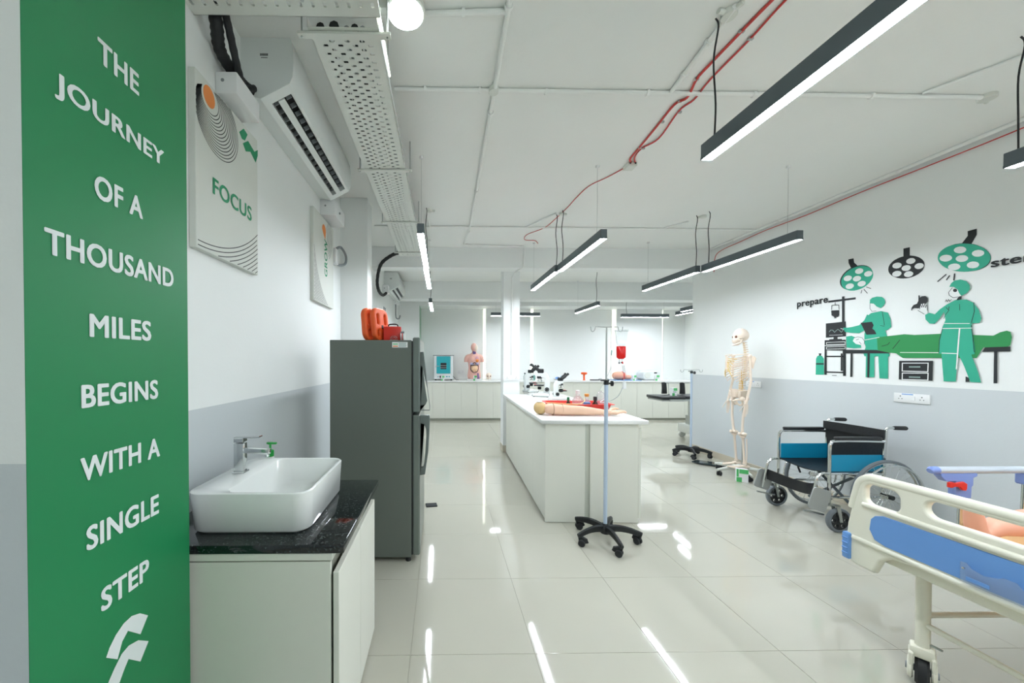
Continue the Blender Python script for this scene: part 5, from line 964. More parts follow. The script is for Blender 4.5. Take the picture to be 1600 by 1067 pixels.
def iv_stand(x, y, a0, label, collar, top, reach=.115, R=.26, dirs=None):
    t = thing('drip_stand', label, 'drip stand', (x, y, 0), group='rolling drip stands')
    b = B(BLK).lathe([(.001, .06), (.035, .06), (.042, .08), (.042, .105), (.030, .12), (.022, .135), (.001, .135)], n=24); b.build('hub', t)
    for k in range(5):
        a = math.radians(a0+72*k); c, s = math.cos(a), math.sin(a)
        P = bez([(.02, 0, .098), (.10, 0, .108), (.18, 0, .10), (R, 0, .078)], 4)
        mb = B(BLK); mb.tube(P, [.030, .030, .029, .029, .028, .027, .026, .025, .024, .023, .022, .021, .019], 8, r2=.62)
        bmesh.ops.transform(mb.bm, matrix=Matrix.Rotation(a, 4, 'Z'), verts=mb.bm.verts[:]); g = mb.build('leg', t)
        caster(g, c*(R-.018), s*(R-.018), a+(.9 if k % 2 else -.8))
    B(BLUEPALE).cyl((0, 0, .12), (0, 0, collar), .0145, 20).build('pole', t)
    mb = B(BLK).cyl((0, 0, collar-.03), (0, 0, collar+.006), .0185, 20); mb.box(-.045, .02, -.012, .012, collar-.002, collar+.008, bev=.003); mb.cyl((.015, 0, collar-.02), (.04, 0, collar-.02), .007, 10); mb.build('collar', t)
    k = B(BLK).lathe([(.008, 0), (.024, .004), (.024, .014), (.008, .018)], (.036, 0, collar-.02), axis='X', n=6); k.build('knob', t)
    mb = B(STEEL)
    if top-collar > .1: mb.cyl((0, 0, collar), (0, 0, top), .0065, 12)
    else: mb.cyl((0, 0, collar), (0, 0, top), .0065, 12)
    mb.build('upper_rod', t)
    for sg in (-1, 1):
        P = [(0, 0, top), (sg*reach*.78, 0, top+.003), (sg*reach*.80, 0, top-.004), (sg*reach*.84, 0, top-.024), (sg*reach*.95, 0, top-.034), (sg*reach*1.06, 0, top-.026), (sg*reach*1.1, 0, top+.004)]
        B(STEEL).tube([P[0], P[1]]+bez(P[2:], 3), .0035, 8).build('hook', t)
    return t
iv_stand(1.29, 2.80, 55, 'drip stand in front of the island holding the red bag', 1.258, 1.678)
s2 = iv_stand(3.72, 5.30, 31, 'empty drip stand in front of the end of the mural wall', 1.262, 1.284, .15)
# blood bag
t = thing('infusion_bag', 'clear infusion bag half full of red liquid hanging on the drip stand', 'infusion bag', (1.405, 2.80, 1.655))
def bag(mb, z0, z1, w0, w1, d, n=20):
    rings = []
    for f in (0, .12, .3, .5, .7, .88, 1):
        z = z1+(z0-z1)*f; w = w1+(w0-w1)*f; dd = d*(math.sin(PI*min(1, .08+f*.9))**.6 if f < 1 else .35)
        if f == 1: w *= .55
        rings.append([mb.bm.verts.new((w*math.cos(2*PI*i/n), max(dd, .003)*math.sin(2*PI*i/n), z)) for i in range(n)])
    return mb.skinrings(rings)
bag(B(CLEARP), -.128, .0, .037, .053, .016).build('bag', t, smooth=60)
B(CLEARP).box(-.058, .058, -.002, .002, -.01, .006, bev=.001).build('top_seam', t)
mb = bag(B(REDL), -.225, -.125, .036, .037, .021); mb.build('red_liquid', t, smooth=60)
mb = B(WPL).cyl((-.012, 0, -.222), (-.012, 0, -.25), .005, 8).cyl((.010, 0, -.222), (.010, 0, -.245), .006, 8); mb.use(BLK).cyl((-.014, 0, -.25), (-.014, 0, -.262), .005, 8).cyl((.002, 0, -.25), (.002, 0, -.258), .005, 8); mb.build('ports', t)
B(REDL).tube([(.010, 0, -.245), (.014, 0, -.262)], .005, 8).build('spike', t)
t = thing('infusion_line', 'clear drip line looping from the red bag down toward the practice hand', 'tubing', (1.41, 2.80, 1.40))
o = Vector((1.41, 2.80, 1.40))
B(CLEARP).cyl((.012, 0, -.02), (.022, 0, -.08), .009, 12).build('drip_chamber', t)
P = [(1.432, 2.80, 1.32), (1.434, 2.81, 1.25), (1.432, 2.83, 1.20), (1.425, 2.87, 1.14), (1.41, 2.93, 1.10), (1.39, 3.05, 1.06), (1.42, 3.20, 1.045), (1.50, 3.32, 1.05), (1.56, 3.41, 1.056)]
B(mat('drip_line_plastic', '#dfe6e4', .3, trans=.2)).tube(bez([Vector(p)-o for p in P], 6), .003, 7).build('line', t)
B(RED).cyl((.023, 0, -.075), (.024, 0, -.13), .0035, 8).build('red_section', t); B(WPL).box(.010, .036, -.008, .008, -.205, -.15, bev=.003).build('roller_clamp', t)
t = thing('infusion_line', 'thin second clear line hanging beside the upper rod of the drip stand', 'tubing', (1.33, 2.80, 1.66))
B(CLEARP).tube(bez([(.01, 0, .01), (.012, 0, -.10), (.004, 0, -.18), (-.004, 0, -.30), (-.10, .01, -.5)], 5), .0018, 6).build('line', t); B(mat('pale_teal', '#9fc7c7', .4)).cyl((.004, 0, -.16), (.0, 0, -.20), .006, 8).build('connector', t)

# ------------------------------------------------------------------ operating table
t = thing('operating_table', 'black-topped operating table with arm posts half hidden by the wall end', 'operating table', (4.55, 6.45, 0))
def sec(x0, x1, z=.80, dz=.05, name='table_section'):
    B(VINYLB).box(x0, x1, -.26, .26, z-dz, z, bev=.012, seg=2).build(name, t); B(STEEL).box(x0+.01, x1-.01, -.23, .23, z-dz-.03, z-dz-.002, bev=.004).build('section_frame', t)
sec(-.70, -.30, .79); sec(-.29, .25, .80); sec(.26, .78, .80); sec(.79, 1.10, .80)
for x, y in ((-.42, .16), (-.12, .10)):
    me = fillmesh([[(-.045, 0), (.045, 0), (.040, .10), (.030, .20), (-.005, .215), (-.045, .21), (-.04, .1)]], .05, .012, 2)
    B(VINYLB).add(me, PL_XZ(y) @ Matrix.Translation((x, .81, 0))).build('leg_rest', t)
for y in (-.28, .28): B(STEEL).box(-.6, 1.0, y-.008, y+.008, .72, .75, bev=.002).build('side_rail', t)
mb = B(STEEL); mb.lathe([(.001, 0), (.035, 0), (.035, .03), (.001, .03)], (.05, -.33, .69), axis='Y', n=16); mb.build('clamp', t); B(STEEL).cyl((.05, -.29, .74), (.05, -.32, .66), .01, 8).build('clamp_bolt', t)
for x in (-.2, -.05): B(STEEL).tube([(x, -.27, .72), (x+.01, -.27, .62), (x-.01, -.27, .57)], .005, 6).build('lever', t)
mb = B(STEEL).box(.0, .26, -.13, .13, .28, .72, bev=.01); mb.box(-.03, .29, -.15, .15, .25, .42, bev=.01); mb.build('column', t)
B(WMET).box(-.12, 1.0, -.24, .24, .10, .26, bev=.02, seg=2).build('base', t)
for x in (-.05, .92):
    for y in (-.2, .2):
        B(WMET).lathe([(.001, -.025), (.05, -.025), (.056, -.015), (.056, .015), (.05, .025), (.001, .025)], (x, y, .056), axis='Y', n=22).build('caster', t)
B(STEEL).cyl((-.30, .22, .80), (-.30, .22, 1.0), .005, 8).build('screen_post', t)
B(STEEL).tube([(-.45, .22, 1.0), (.6, .22, 1.005)], .004, 8).build('screen_bar', t)
carton(4.12, 6.33, .80, 'green and white carton on the operating table beside the wall end', .1, 1.1)

# ------------------------------------------------------------------ skeleton
SX, SY = 3.69, 4.385
st = thing('skeleton_stand', 'white five-legged rolling stand under the skeleton', 'stand', (SX, SY, 0))
B(WMET).lathe([(.001, .075), (.05, .075), (.05, .12), (.02, .135), (.001, .135)], n=20).build('hub', st)
for k in range(5):
    a = math.radians(125+72*k-15); c, s = math.cos(a), math.sin(a)
    mb = B(WMET).tube([(.02, 0, .10), (.15, 0, .095), (.285, 0, .072)], [.026, .022, .017], 8, r2=.8)
    bmesh.ops.transform(mb.bm, matrix=Matrix.Rotation(a, 4, 'Z'), verts=mb.bm.verts[:]); g = mb.build('leg', st); caster(g, c*.262, s*.262, a+.6)
B(STEEL).cyl((.035, .0, .12), (.035, 0, 1.02), .008, 12).build('rod', st)
t = thing('skeleton_model', 'full-size human skeleton model standing sideways by the mural wall', 'skeleton', (SX, SY, 0), rotz=math.radians(-101))
T0 = t
def bone(pts, r, ends=1.9, n=10, flat=1):
    P = bez(pts, 5) if len(pts) > 2 else [Vector(pts[0]).lerp(Vector(pts[1]), i/8) for i in range(9)]
    k = len(P); rr = []
    for i in range(k):
        f = i/(k-1); e = max(0, 1-min(f, 1-f)/.14); rr.append(r*(1+(ends-1)*e**1.3)*(.75 if i in (0, k-1) else 1))
    return P, rr
def addbone(mb, pts, r, ends=1.9, n=10): P, rr = bone(pts, r, ends, n); return mb.tube(P, rr, n)
hz = 1.715
M = Matrix.Rotation(math.radians(-4), 4, 'Z') @ Matrix.Diagonal((1, .93, 1.2, 1))
skull(B(BONE), (-.005, -.010, hz), .083, M).build('skull', t, smooth=80)
mb = B(mat('socket_brown', '#7c5547', .7))
for x in (-.033, .033): mb.ball(Vector((-.005, -.010, hz))+M @ Vector((x, -.058, .000)), (.018, .012, .018), 10)
mb.ball(Vector((-.005, -.01, hz))+M @ Vector((0, -.066, -.038)), (.009, .008, .015), 8); mb.build('eye_sockets', t)
B(STEEL).lathe([(.004, 0), (.004, .02), (.001, .025)], (0, 0, hz+.085), n=8).build('crown_hook', t)
# spine
def spz(f):  # f 0 (neck) .. 1 (sacrum)
    z = 1.66-.66*f; y = .02+.035*math.sin(f*PI*1.0+.2)-.03*math.sin(max(0, f-.55)*PI/.45)
    return Vector((0, y, z))
mb = B(BONE)
for i in range(24):
    p = spz((i+.5)/24); r = .013+.012*i/24
    mb.lathe([(r*.9, -.008), (r, -.005), (r*.92, 0), (r, .005), (r*.9, .008)], p, n=12); mb.box(p.x-.004, p.x+.004, p.y+r*.8, p.y+r+.026, p.z-.010, p.z+.002, bev=.002); mb.box(p.x-r-.014, p.x+r+.014, p.y+r*.5, p.y+r*.5+.008, p.z-.004, p.z+.004, bev=.002)
mb.build('spine', t)
mb = B(BONEY)
for i in range(23): p = spz((i+1)/24); r = .012+.012*i/24; mb.cyl(p-Vector((0, 0, .004)), p+Vector((0, 0, .004)), r, 12)
for i in range(14, 24): p = spz(i/24); [mb.cyl(p+Vector((0, .01, 0)), p+Vector((s*.032, .0, -.014)), .0028, 6) for s in (-1, 1)]
mb.build('spinal_discs', t)
# ribs
ribc = B(BONEY)
for i in range(12):
    f = .273+.0327*i; p = spz(f); wv = [.062, .088, .104, .115, .122, .126, .128, .128, .124, .118, .10, .08][i]; dp = [.07, .09, .105, .115, .12, .125, .125, .12, .11, .10, .06, .05][i]
    drop = .03+.007*i; amax = [1, 1, 1, 1, 1, 1, .97, .93, .88, .84, .62, .5][i]
    for s in (-1, 1):
        pts = []
        for k in range(11):
            a = amax*k/10*PI*.90; pts.append(Vector((s*wv*math.sin(a)**.8 if k else 0, p.y+.012-(1-math.cos(a))*dp*.80+.02*math.sin(a*2), p.z-drop*(1-math.cos(a))/2*1.5)))
        mb = B(BONE).tube(bez(pts, 2), .0052, 7, r2=1.0); mb.build('rib', t)
        if i < 8:
            e = pts[-1]; sz = 1.445-.018*min(i, 7); ribc.tube(bez([e, (s*max(.03, abs(e.x)*.7), e.y-.008, (e.z+sz)/2), (s*.014, -.155+.004*i*0-.0, sz-.02 if i > 5 else sz)], 3), .0055, 6)
ribc.build('costal_cartilage', t)
mb = B(BONE); mb.box(-.022, .022, -.158, -.146, 1.415, 1.47, bev=.005); mb.box(-.015, .015, -.164, -.152, 1.31, 1.415, bev=.005); mb.box(-.006, .006, -.160, -.152, 1.28, 1.31, bev=.003); mb.build('sternum', t)
for s in (-1, 1):
    addbone(B(BONE), [(s*.02, -.145, 1.47), (s*.07, -.13, 1.485), (s*.12, -.06, 1.495), (s*.165, -.01, 1.50)], .0065, 1.5).build('collarbone', t)
    me = fillmesh([[(0, 0), (.035, .0), (.055, -.03), (.035, -.09), (.02, -.155), (.0, -.13), (-.03, -.03), (-.02, .01)]], .008, .002)
    B(BONE).add(me, Matrix.Translation((s*.082, .070, 1.475)) @ Matrix.Rotation(s*math.radians(22), 4, 'Z') @ PL_XZ(0) @ Matrix.Scale(s, 4, (1, 0, 0))).build('shoulder_blade', t)
    sh = Vector((s*.165, .005, 1.475)); el = Vector((s*.178, .012, 1.175)); wr = Vector((s*.182, -.035, .93))
    mb = addbone(B(BONE), [sh, sh.lerp(el, .5), el], .0105, 2.0); mb.ball(sh, .022, 10); mb.build('upper_arm_bone', t)
    mb = addbone(B(BONE), [el+Vector((-.012*s, 0, 0)), (el+wr)/2+Vector((-.012*s, 0, 0)), wr+Vector((-.010*s, 0, 0))], .0065, 1.8); mb.build('forearm_bone', t)
    mb = addbone(B(BONE), [el+Vector((.010*s, 0, 0)), (el+wr)/2+Vector((.014*s, 0, 0)), wr+Vector((.010*s, 0, 0))], .0065, 1.8); mb.build('forearm_bone', t)
    mb = B(BONE)
    for i in range(8): mb.ball(wr+Vector((s*(-.015+.010*(i % 4)), -.004, -.012-.012*(i//4))), (.007, .007, .007), 7)
    for i in range(5):
        a = Vector((s*0, 0, 0)); fx = (-.022+.011*i); b0 = wr+Vector((0, -.004+fx*.9, -.03)); ln = [.05, .085, .092, .085, .065][4-i]*1.0
        d = Vector((s*.004, fx*.35-.01, -1)).normalized(); q = b0
        segs = [(.062, .0042), (ln*.45, .0036), (ln*.32, .0032), (ln*.25, .003)] if i != 0 else [(.042, .0045), (.03, .004), (.022, .0035)]
        if i == 0: d = Vector((s*-.01, -.45, -.85)).normalized()
        for L, r in segs:
            e = q+d*L*.95; P, rr = bone([q, e], r, 1.5); mb.tube(P, rr, 7); q = e+d*.002; d = (d+Vector((-.05*s, -.03, 0))).normalized()
    mb.build('hand_bones', t)
    # pelvis wing
    mb = B(BONE); g = []
    for u in range(9):
        row = []
        for v in range(7):
            a = PI*.05+u/8*PI*.95; h = v/6
            x = s*(.035+.095*h*math.sin(a*.9+.15)); y = .05-.115*(1-math.cos(a))/2-.01*h; z = .975+.095*h*(.75+.25*math.sin(a))-.01*u/8
            row.append(mb.bm.verts.new((x, y, z)))
        g.append(row)
    fs = [mb.bm.faces.new((g[u][v], g[u+1][v], g[u+1][v+1], g[u][v+1])) for u in range(8) for v in range(6)]
    bmesh.ops.recalc_face_normals(mb.bm, faces=fs); r = bmesh.ops.solidify(mb.bm, geom=fs, thickness=.009)
    mb.tube(bez([(s*.10, -.055, 1.06), (s*.09, -.06, 1.0), (s*.075, -.045, .955), (s*.045, -.075, .935), (s*.008, -.08, .925)], 4), .013, 9)
    mb.tube(bez([(s*.08, -.035, .955), (s*.06, -.005, .90), (s*.05, -.03, .875), (s*.025, -.065, .91)], 4), .011, 9); mb.ball((s*.09, -.03, .955), .03, 12); mb.build('hip_bone', t)
    hip = Vector((s*.092, -.03, .95)); gt = Vector((s*.135, -.01, .93)); kn = Vector((s*.085, -.02, .53)); an = Vector((s*.082, .01, .165))
    mb = B(BONE).ball(hip, .023, 12); mb.tube([hip, gt], .012, 8); addbone(mb, [gt, gt.lerp(kn, .5)+Vector((0, -.012, 0)), kn], .0135, 1.9); mb.ball(kn+Vector((s*.02, .01, -.0)), (.022, .03, .022), 12).ball(kn+Vector((-s*.02, .01, -.0)), (.022, .03, .022), 12); mb.build('thigh_bone', t)
    B(BONE).ball(kn+Vector((0, -.035, .0)), (.02, .011, .022), 12).build('kneecap', t)
    k2 = kn+Vector((0, .006, -.035)); mb = addbone(B(BONE), [k2, k2.lerp(an, .5), an], .012, 2.3); mb.lathe([(.03, -.008), (.036, 0), (.036, .008), (.03, .012)], k2, n=16, sy=.8); mb.build('shin_bone', t)
    mb = addbone(B(BONE), [k2+Vector((s*.034, .02, -.02)), k2.lerp(an, .5)+Vector((s*.034, .015, 0)), an+Vector((s*.022, .005, -.015))], .0058, 1.8); mb.build('calf_bone', t)
    mb = B(BONE).ball(an+Vector((0, .02, -.035)), (.02, .042, .02), 12).ball(an+Vector((0, -.02, -.026)), (.022, .03, .016), 12)
    for i in range(5):
        fx = s*(-.022+.0115*i); q = an+Vector((fx*.7, -.035, -.032)); q1 = an+Vector((fx*1.25, -.105, -.043)); q2 = an+Vector((fx*1.5, -.170+.010*i, -.047))
        for A, Bq, r in ((q, q1, .0055 if i else .008), (q1, q2, .0045 if i else .007)):
            P, rr = bone([A, Bq], r, 1.5); mb.tube(P, rr, 7)
    mb.build('foot_bones', t)
mb = B(BONE).poly([(-.04, .055, 1.02), (.04, .055, 1.02), (.028, .085, .95), (0, .075, .895), (-.028, .085, .95)], (0, -.016, 0)); mb.build('sacrum', t)
B(mat('nerve_yellow', '#e0b552', .5)).tube([(.02, .0, 1.30), (.024, -.004, 1.2), (.02, .02, 1.08)], .004, 7).build('nerve_strand', t)
t = thing('carton', 'green and white carton standing on the floor under the skeleton', 'carton', (3.53, 4.16, 0), -.5)
B(WPL).box(-.055, .055, -.035, .035, 0, .15, bev=.0015).build('box', t); mb = B(GREENB).box(-.056, -.005, -.0356, -.035, 0, .055).box(-.03, .055, -.0356, -.035, .10, .15).box(-.056, -.035, -.0356, -.035, .06, .15); mb.build('print', t, smooth=0)
t = thing('glass_board', 'dark glossy board lying tilted on the floor at the skeleton stand', 'board', (3.73, 4.84, .012), math.radians(-35))
B(MIRROR).add(fillmesh([[(-.26, -.05), (-.18, -.13), (.28, -.12), (.33, -.02), (.2, .13), (-.2, .10)]], .012, .002), Matrix.Rotation(math.radians(-3), 4, 'X')).build('board', t)

# ------------------------------------------------------------------ wheelchair (faces -X)
t = thing('wheelchair', 'folding chrome wheelchair with black seat and blue side panels by the wall', 'wheelchair', (3.5, 3.185, 0))
wc = t
def spoked(parent, cx, y, r, out):
    w = B(mat('grey_tyre', '#6f767b', .6)).lathe([(r-.022, -.011), (r-.008, -.014), (r, -.006), (r, .006), (r-.008, .014), (r-.022, .011), (r-.022, -.011)], (cx, y, r), axis='Y', n=64).build('wheel', parent)
    B(CHROME).lathe([(r-.030, -.008), (r-.022, -.011), (r-.022, .011), (r-.030, .008), (r-.030, -.008)], (cx, y, r), axis='Y', n=64).build('rim', w)
    mb = B(CHROME)
    for k in range(28):
        a = 2*PI*k/28; b = a+(.5 if k % 2 else -.5); yy = y+(.018 if (k//2) % 2 else -.018)
        mb.tube([(cx+.02*math.cos(b), yy, r+.02*math.sin(b)), (cx+(r-.028)*math.cos(a), y, r+(r-.028)*math.sin(a))], .0011, 4)
    mb.build('spokes', w)
    B(CHROME).cyl((cx, y-.03, r), (cx, y+.03, r), .022, 16).build('hub', w); B(BLK).cyl((cx, y+out*.03, r), (cx, y+out*.045, r), .018, 14).build('hub_cap', w)
    mb = B(CHROME).tube([(cx+(r-.035)*math.cos(2*PI*k/48), y+out*.045, r+(r-.035)*math.sin(2*PI*k/48)) for k in range(48)], .008, 8, closed=True)
    for k in range(6):
        a = 2*PI*k/6+.3; mb.tube([(cx+(r-.035)*math.cos(a), y+out*.045, r+(r-.035)*math.sin(a)), (cx+(r-.028)*math.cos(a), y+out*.008, r+(r-.028)*math.sin(a))], .004, 6)
    mb.build('push_rim', w)
for y, out in ((-.285, -1), (.285, 1)):
    spoked(wc, .175, y, .30, out)
    yy = y*.80
    ay = y*.86
    # frame tubes
    mb = B(CHROME)
    F = bez([(.22, yy, .48), (.225, yy, .65), (.235, yy, .84)], 4)
    mb.tube([(.215, yy, .26)]+F+[Vector((.25, yy, .855))]+[Vector((.30, yy, .855))], .0115, 10)
    mb.tube([(.215, yy, .47), (-.245, yy, .47)], .0115, 10)
    mb.tube(bez([(-.245, yy, .20), (-.245, yy, .47), (-.245, yy, .68), (-.235, yy, .725), (-.20, yy, .745), (.0, yy, .745), (.22, yy, .74)], 4), .0115, 10)
    mb.tube([(.215, yy, .27), (-.245, yy, .27)], .0115, 10)
    mb.tube(bez([(-.245, yy, .47), (-.30, yy, .475), (-.345, yy, .44), (-.365, yy, .36), (-.40, yy*.98, .20)], 4), .0105, 10)
    mb.build('side_frame', wc)
    B(VINYLB).add(fillmesh([rrect(-.20, .19, -.024, .024, .022, 5)], .026, .009, 2), Matrix.Translation((-.0, yy, .768))).build('armrest_pad', wc, smooth=60)
    me = fillmesh([rrect(-.235, .215, .485, .625, .006, 2)], .006, .001)
    B(VINYLT).add(me, PL_XZ(yy+(.012 if out < 0 else -.012))).build('side_panel', wc)
    B(BLKR).tube([(.295, yy, .855), (.31, yy, .855), (.40, yy, .852), (.41, yy, .852)], [.013, .017, .018, .012], 12).build('hand_grip', wc)
    # front caster
    cx = -.215; cw = B(mat('grey_tyre', '#6f767b', .6)).lathe([(.078, -.016), (.095, -.016), (.10, -.008), (.10, .008), (.095, .016), (.078, .016), (.078, -.016)], (cx, y*.97, .10), axis='Y', n=40).build('caster_wheel', wc)
    outl = [(.08*math.cos(2*PI*k/48), .08*math.sin(2*PI*k/48)) for k in range(48)]; hol = []
    for k in range(6):
        a = 2*PI*k/6; hol.append([((.052+.016*math.cos(q))*math.cos(a)-(.015*math.sin(q))*math.sin(a), (.052+.016*math.cos(q))*math.sin(a)+(.015*math.sin(q))*math.cos(a)) for q in [2*PI*j/10 for j in range(10)]])
    B(BLK).add(fillmesh([outl]+hol, .022, .002), PL_XZ(y*.97) @ Matrix.Translation((cx, .10, 0))).build('wheel_disc', cw)
    mb = B(STEEL)
    for dy in (-.022, .022): mb.poly([(cx-.010, y*.97+dy-.002, .09), (cx+.012, y*.97+dy-.002, .09), (cx-.012+.0, y*.97+dy-.002, .225), (cx-.045, y*.97+dy-.002, .225)], (0, .004, 0))
    mb.box(cx-.045, cx-.012, y*.97-.024, y*.97+.024, .222, .228); mb.cyl((cx-.03, yy, .225), (cx-.03, yy, .30), .014, 12); mb.cyl((cx-.0, y*.97-.026, .10), (cx-.0, y*.97+.026, .10), .008, 12); mb.build('caster_fork', wc)
    # footplate, flipped up, and bracket
    me = fillmesh([rrect(-.075, .085, -.09, .095, .03, 5)], .010, .003)
    fx = -.365
    B(mat('footplate_grey', '#a9adab', .35, metal=.4)).add(me, PL_XZ(yy*.98-.03*0+(-.035 if out < 0 else .035)*1.0) @ Matrix.Translation((fx, .265, 0)) @ Matrix.Rotation(math.radians(-18), 4, 'Z')).build('footplate', wc)
    B(STEEL).tube([(fx-.09, yy*.98, .16), (fx+.08, yy*.98, .125)], .008, 8).build('footplate_hinge', wc)
    B(CHROME).box(-.06, -.02, yy-.02, yy+.02, .44, .455).build('brake_bracket', wc); B(BLK).tube([(-.04, yy-.02*out*-1, .45), (-.02, yy+.03*out, .38), (.0, yy+.03*out, .33)], .008, 8).build('brake_lever', wc)
B(BLKM).tube([(.05, -.21, .46), (.03, .20, .12)], .0115, 10).build('cross_brace', wc); B(BLKM).tube([(.03, .21, .46), (.05, -.20, .12)], .0115, 10).build('cross_brace', wc)
# sagging seat / back / calf strap
def cloth(name, fn, nu, nv, th, m, up):
    mb = B(m); g = [[mb.bm.verts.new(fn(u/nu, v/nv)) for v in range(nv+1)] for u in range(nu+1)]
    fs = [mb.bm.faces.new((g[u][v], g[u+1][v], g[u+1][v+1], g[u][v+1])) for u in range(nu) for v in range(nv)]
    bmesh.ops.recalc_face_normals(mb.bm, faces=fs); bmesh.ops.solidify(mb.bm, geom=fs, thickness=th); return mb.build(name, wc, smooth=60)
cloth('seat', lambda u, v: (-.235+.45*u, -.225+.45*v, .487-.03*math.sin(PI*v)+.0*u), 8, 10, .008, VINYLB, 1)
cloth('backrest', lambda u, v: (.222+.045*math.sin(PI*v)*(.6+.4*math.sin(PI*u)), -.232+.464*v, .46+.37*u), 10, 10, .008, VINYLB, 1)
cloth('backrest_band', lambda u, v: (.212+.030*math.sin(PI*v)*.5, -.24+.48*v, .765+.075*u+.006*math.sin(u*PI)), 4, 10, .012, VINYLB, 1)
cloth('calf_strap', lambda u, v: (-.355+.085*math.sin(PI*v), -.232+.464*v, .365-.10*u-.05*math.sin(PI*v)+(.03-.02*v)), 4, 14, .005, VINYLB, 1)

# ------------------------------------------------------------------ hospital bed (foot end at X=2.02, head toward the wall)
bd = thing('hospital_bed', 'cream hospital bed with blue-panelled footboard at the lower right', 'hospital bed', (2.02, 1.27, 0))
def yz(P): return [(y-1.27, z) for y, z in P]
half = [(1.27, .540), (1.47, .545), (1.52, .535), (1.565, .53), (1.60, .50), (1.615, .46), (1.625, .432), (1.70, .432), (1.725, .44), (1.742, .50), (1.735, .62), (1.705, .78), (1.69, .83), (1.672, .86), (1.645, .876), (1.61, .882), (1.5, .882)]
mir = [(2.54-y, z) for y, z in half[::-1]]
out = half+mir[:-1]
h1 = rrect(1.535, 1.665, .745, .838, .03, 5); h1m = rrect(.875, 1.005, .745, .838, .03, 5); h2 = rrect(1.09, 1.45, .775, .842, .033, 6)
me = fillmesh([yz(out), yz(h1), yz(h1m), yz(h2)], .034, .010, 2)
fb = B(BEDW).add(me, PL_YZ(0)).build('footboard', bd, smooth=50)
B(BEDW).tube([Vector((0, a-1.27, b)) for a, b in bez([(1.735, .62, 0), (1.705, .78, 0), (1.688, .835, 0), (1.655, .866, 0), (1.60, .872, 0), (1.27, .874, 0), (.94, .872, 0), (.885, .866, 0), (.852, .835, 0), (.835, .78, 0), (.805, .62, 0)], 6) for a, b in [(a, b)]] if False else [Vector((0, p[0]-1.27, p[1])) for p in bez([(1.72, .70, 0), (1.704, .78, 0), (1.688, .835, 0), (1.655, .862, 0), (1.60, .867, 0), (1.27, .868, 0), (.94, .867, 0), (.885, .862, 0), (.852, .835, 0), (.836, .78, 0), (.82, .70, 0)], 6)], .021, 12).build('top_rim', fb, smooth=60)
B(BEDW).tube([(-.012, .40, .735), (-.016, 0, .733), (-.012, -.40, .735)], .013, 10).build('moulded_ridge', fb, smooth=60)
B(BEDW).tube([(-.012, .44, .560), (-.016, 0, .556), (-.012, -.44, .560)], .013, 10).build('moulded_ridge', fb, smooth=60)
pm = fillmesh([yz([(1.27, .575), (1.58, .578), (1.62, .59), (1.640, .63), (1.635, .68), (1.62, .70), (1.59, .712), (1.27, .714), (.95, .712), (.92, .70), (.905, .68), (.90, .63), (.92, .59), (.96, .578)])], .006, .002)
B(BLUEP).add(pm, PL_YZ(-.018)).build('blue_panel', fb, smooth=40)
for s in (1, -1):
    mb = B(BLUEP).box(-.030, .030, s*.445, s*.478, .445, .575, bev=.008, seg=2)
    mb.build('corner_bumper', bd)
    mb = B(BLUEP); [mb.box(-.034, -.028, s*.450, s*.474, z, z+.006, bev=.001) for z in (.47, .495, .52, .545)]; mb.build('bumper_ribs', bd)
card = fillmesh([yz([(1.335, .575), (1.335, .650), (1.32, .652), (1.305, .635), (1.275, .628), (1.24, .640), (1.23, .648), (1.20, .648), (1.185, .630), (1.15, .622), (1.12, .630), (1.10, .65), (1.08, .65), (1.08, .575)])], .004, .001)
B(mat('clear_card_holder', '#aebfd6', .12, trans=.3, alpha=.35)).add(card, PL_YZ(-.034)).build('card_holder', bd, smooth=30)
B(BLUEP).box(-.037, -.035, .05, -.01, .588, .602, bev=.001).build('card_slot', bd); B(CHROME).cyl((-.04, .055, .63), (-.034, .055, .63), .004, 8).build('screw', bd)
# frame and legs
mb = B(BEDW); mb.box(.03, .075, -.40, .40, .485, .535, bev=.004)
for y in (-.40, .40): mb.box(.03, 2.0, y-.02, y+.02, .48, .53, bev=.004)
mb.box(1.95, 2.0, -.4, .4, .48, .53, bev=.004); mb.build('frame', bd)
for x in (.095, 1.85):
    for y in (-.262, .262):
        l = B(BEDW).cyl((x, y, .165), (x, y, .50), .022, 18).build('leg', bd)
        CM_ = Matrix.Translation((x, y, 0)) @ Matrix.Rotation(math.radians(-53), 4, 'Z')
        f = B(BEDW); f.box(-.036, .036, -.035, .03, .118, .165, bev=.010, seg=2)
        for sx in (-1, 1): f.lathe([(.001, sx*.024), (.040, sx*.024), (.046, sx*.030), (.040, sx*.040), (.001, sx*.042)], (0, -.012, .062), axis='X', n=24); f.box(sx*.024, sx*.038, -.050, .028, .06, .14, bev=.004)
        f.use(GREYPL).lathe([(.001, -.046), (.014, -.046), (.014, .046), (.001, .046)], (0, -.012, .062), axis='X', n=12)
        bmesh.ops.transform(f.bm, matrix=CM_, verts=f.bm.verts[:]); f.build('caster_fork', l)
        f = B(BLKR).lathe([(.001, -.020), (.050, -.020), (.058, -.012), (.058, .012), (.050, .020), (.001, .020)], (0, -.012, .058), axis='X', n=32)
        bmesh.ops.transform(f.bm, matrix=CM_, verts=f.bm.verts[:]); f.build('caster_wheel', l)
        B(STEEL).tube([(x, y, .185), (x+.02, y-.05, .18)], .005, 8).build('brake_pin', l)
    B(BEDW).tube([(x, -.262, .265), (x, .262, .265)], .012, 12).build('crossbar', bd)
for y in (-.262, .262): B(BEDW).tube([(.095, y, .30), (1.85, y, .30)], .012, 12).build('long_bar', bd)
B(mat('mattress_tan', '#d9a871', .6)).box(.06, 1.98, -.42, .42, .532, .60, bev=.02, seg=2).build('mattress', bd)
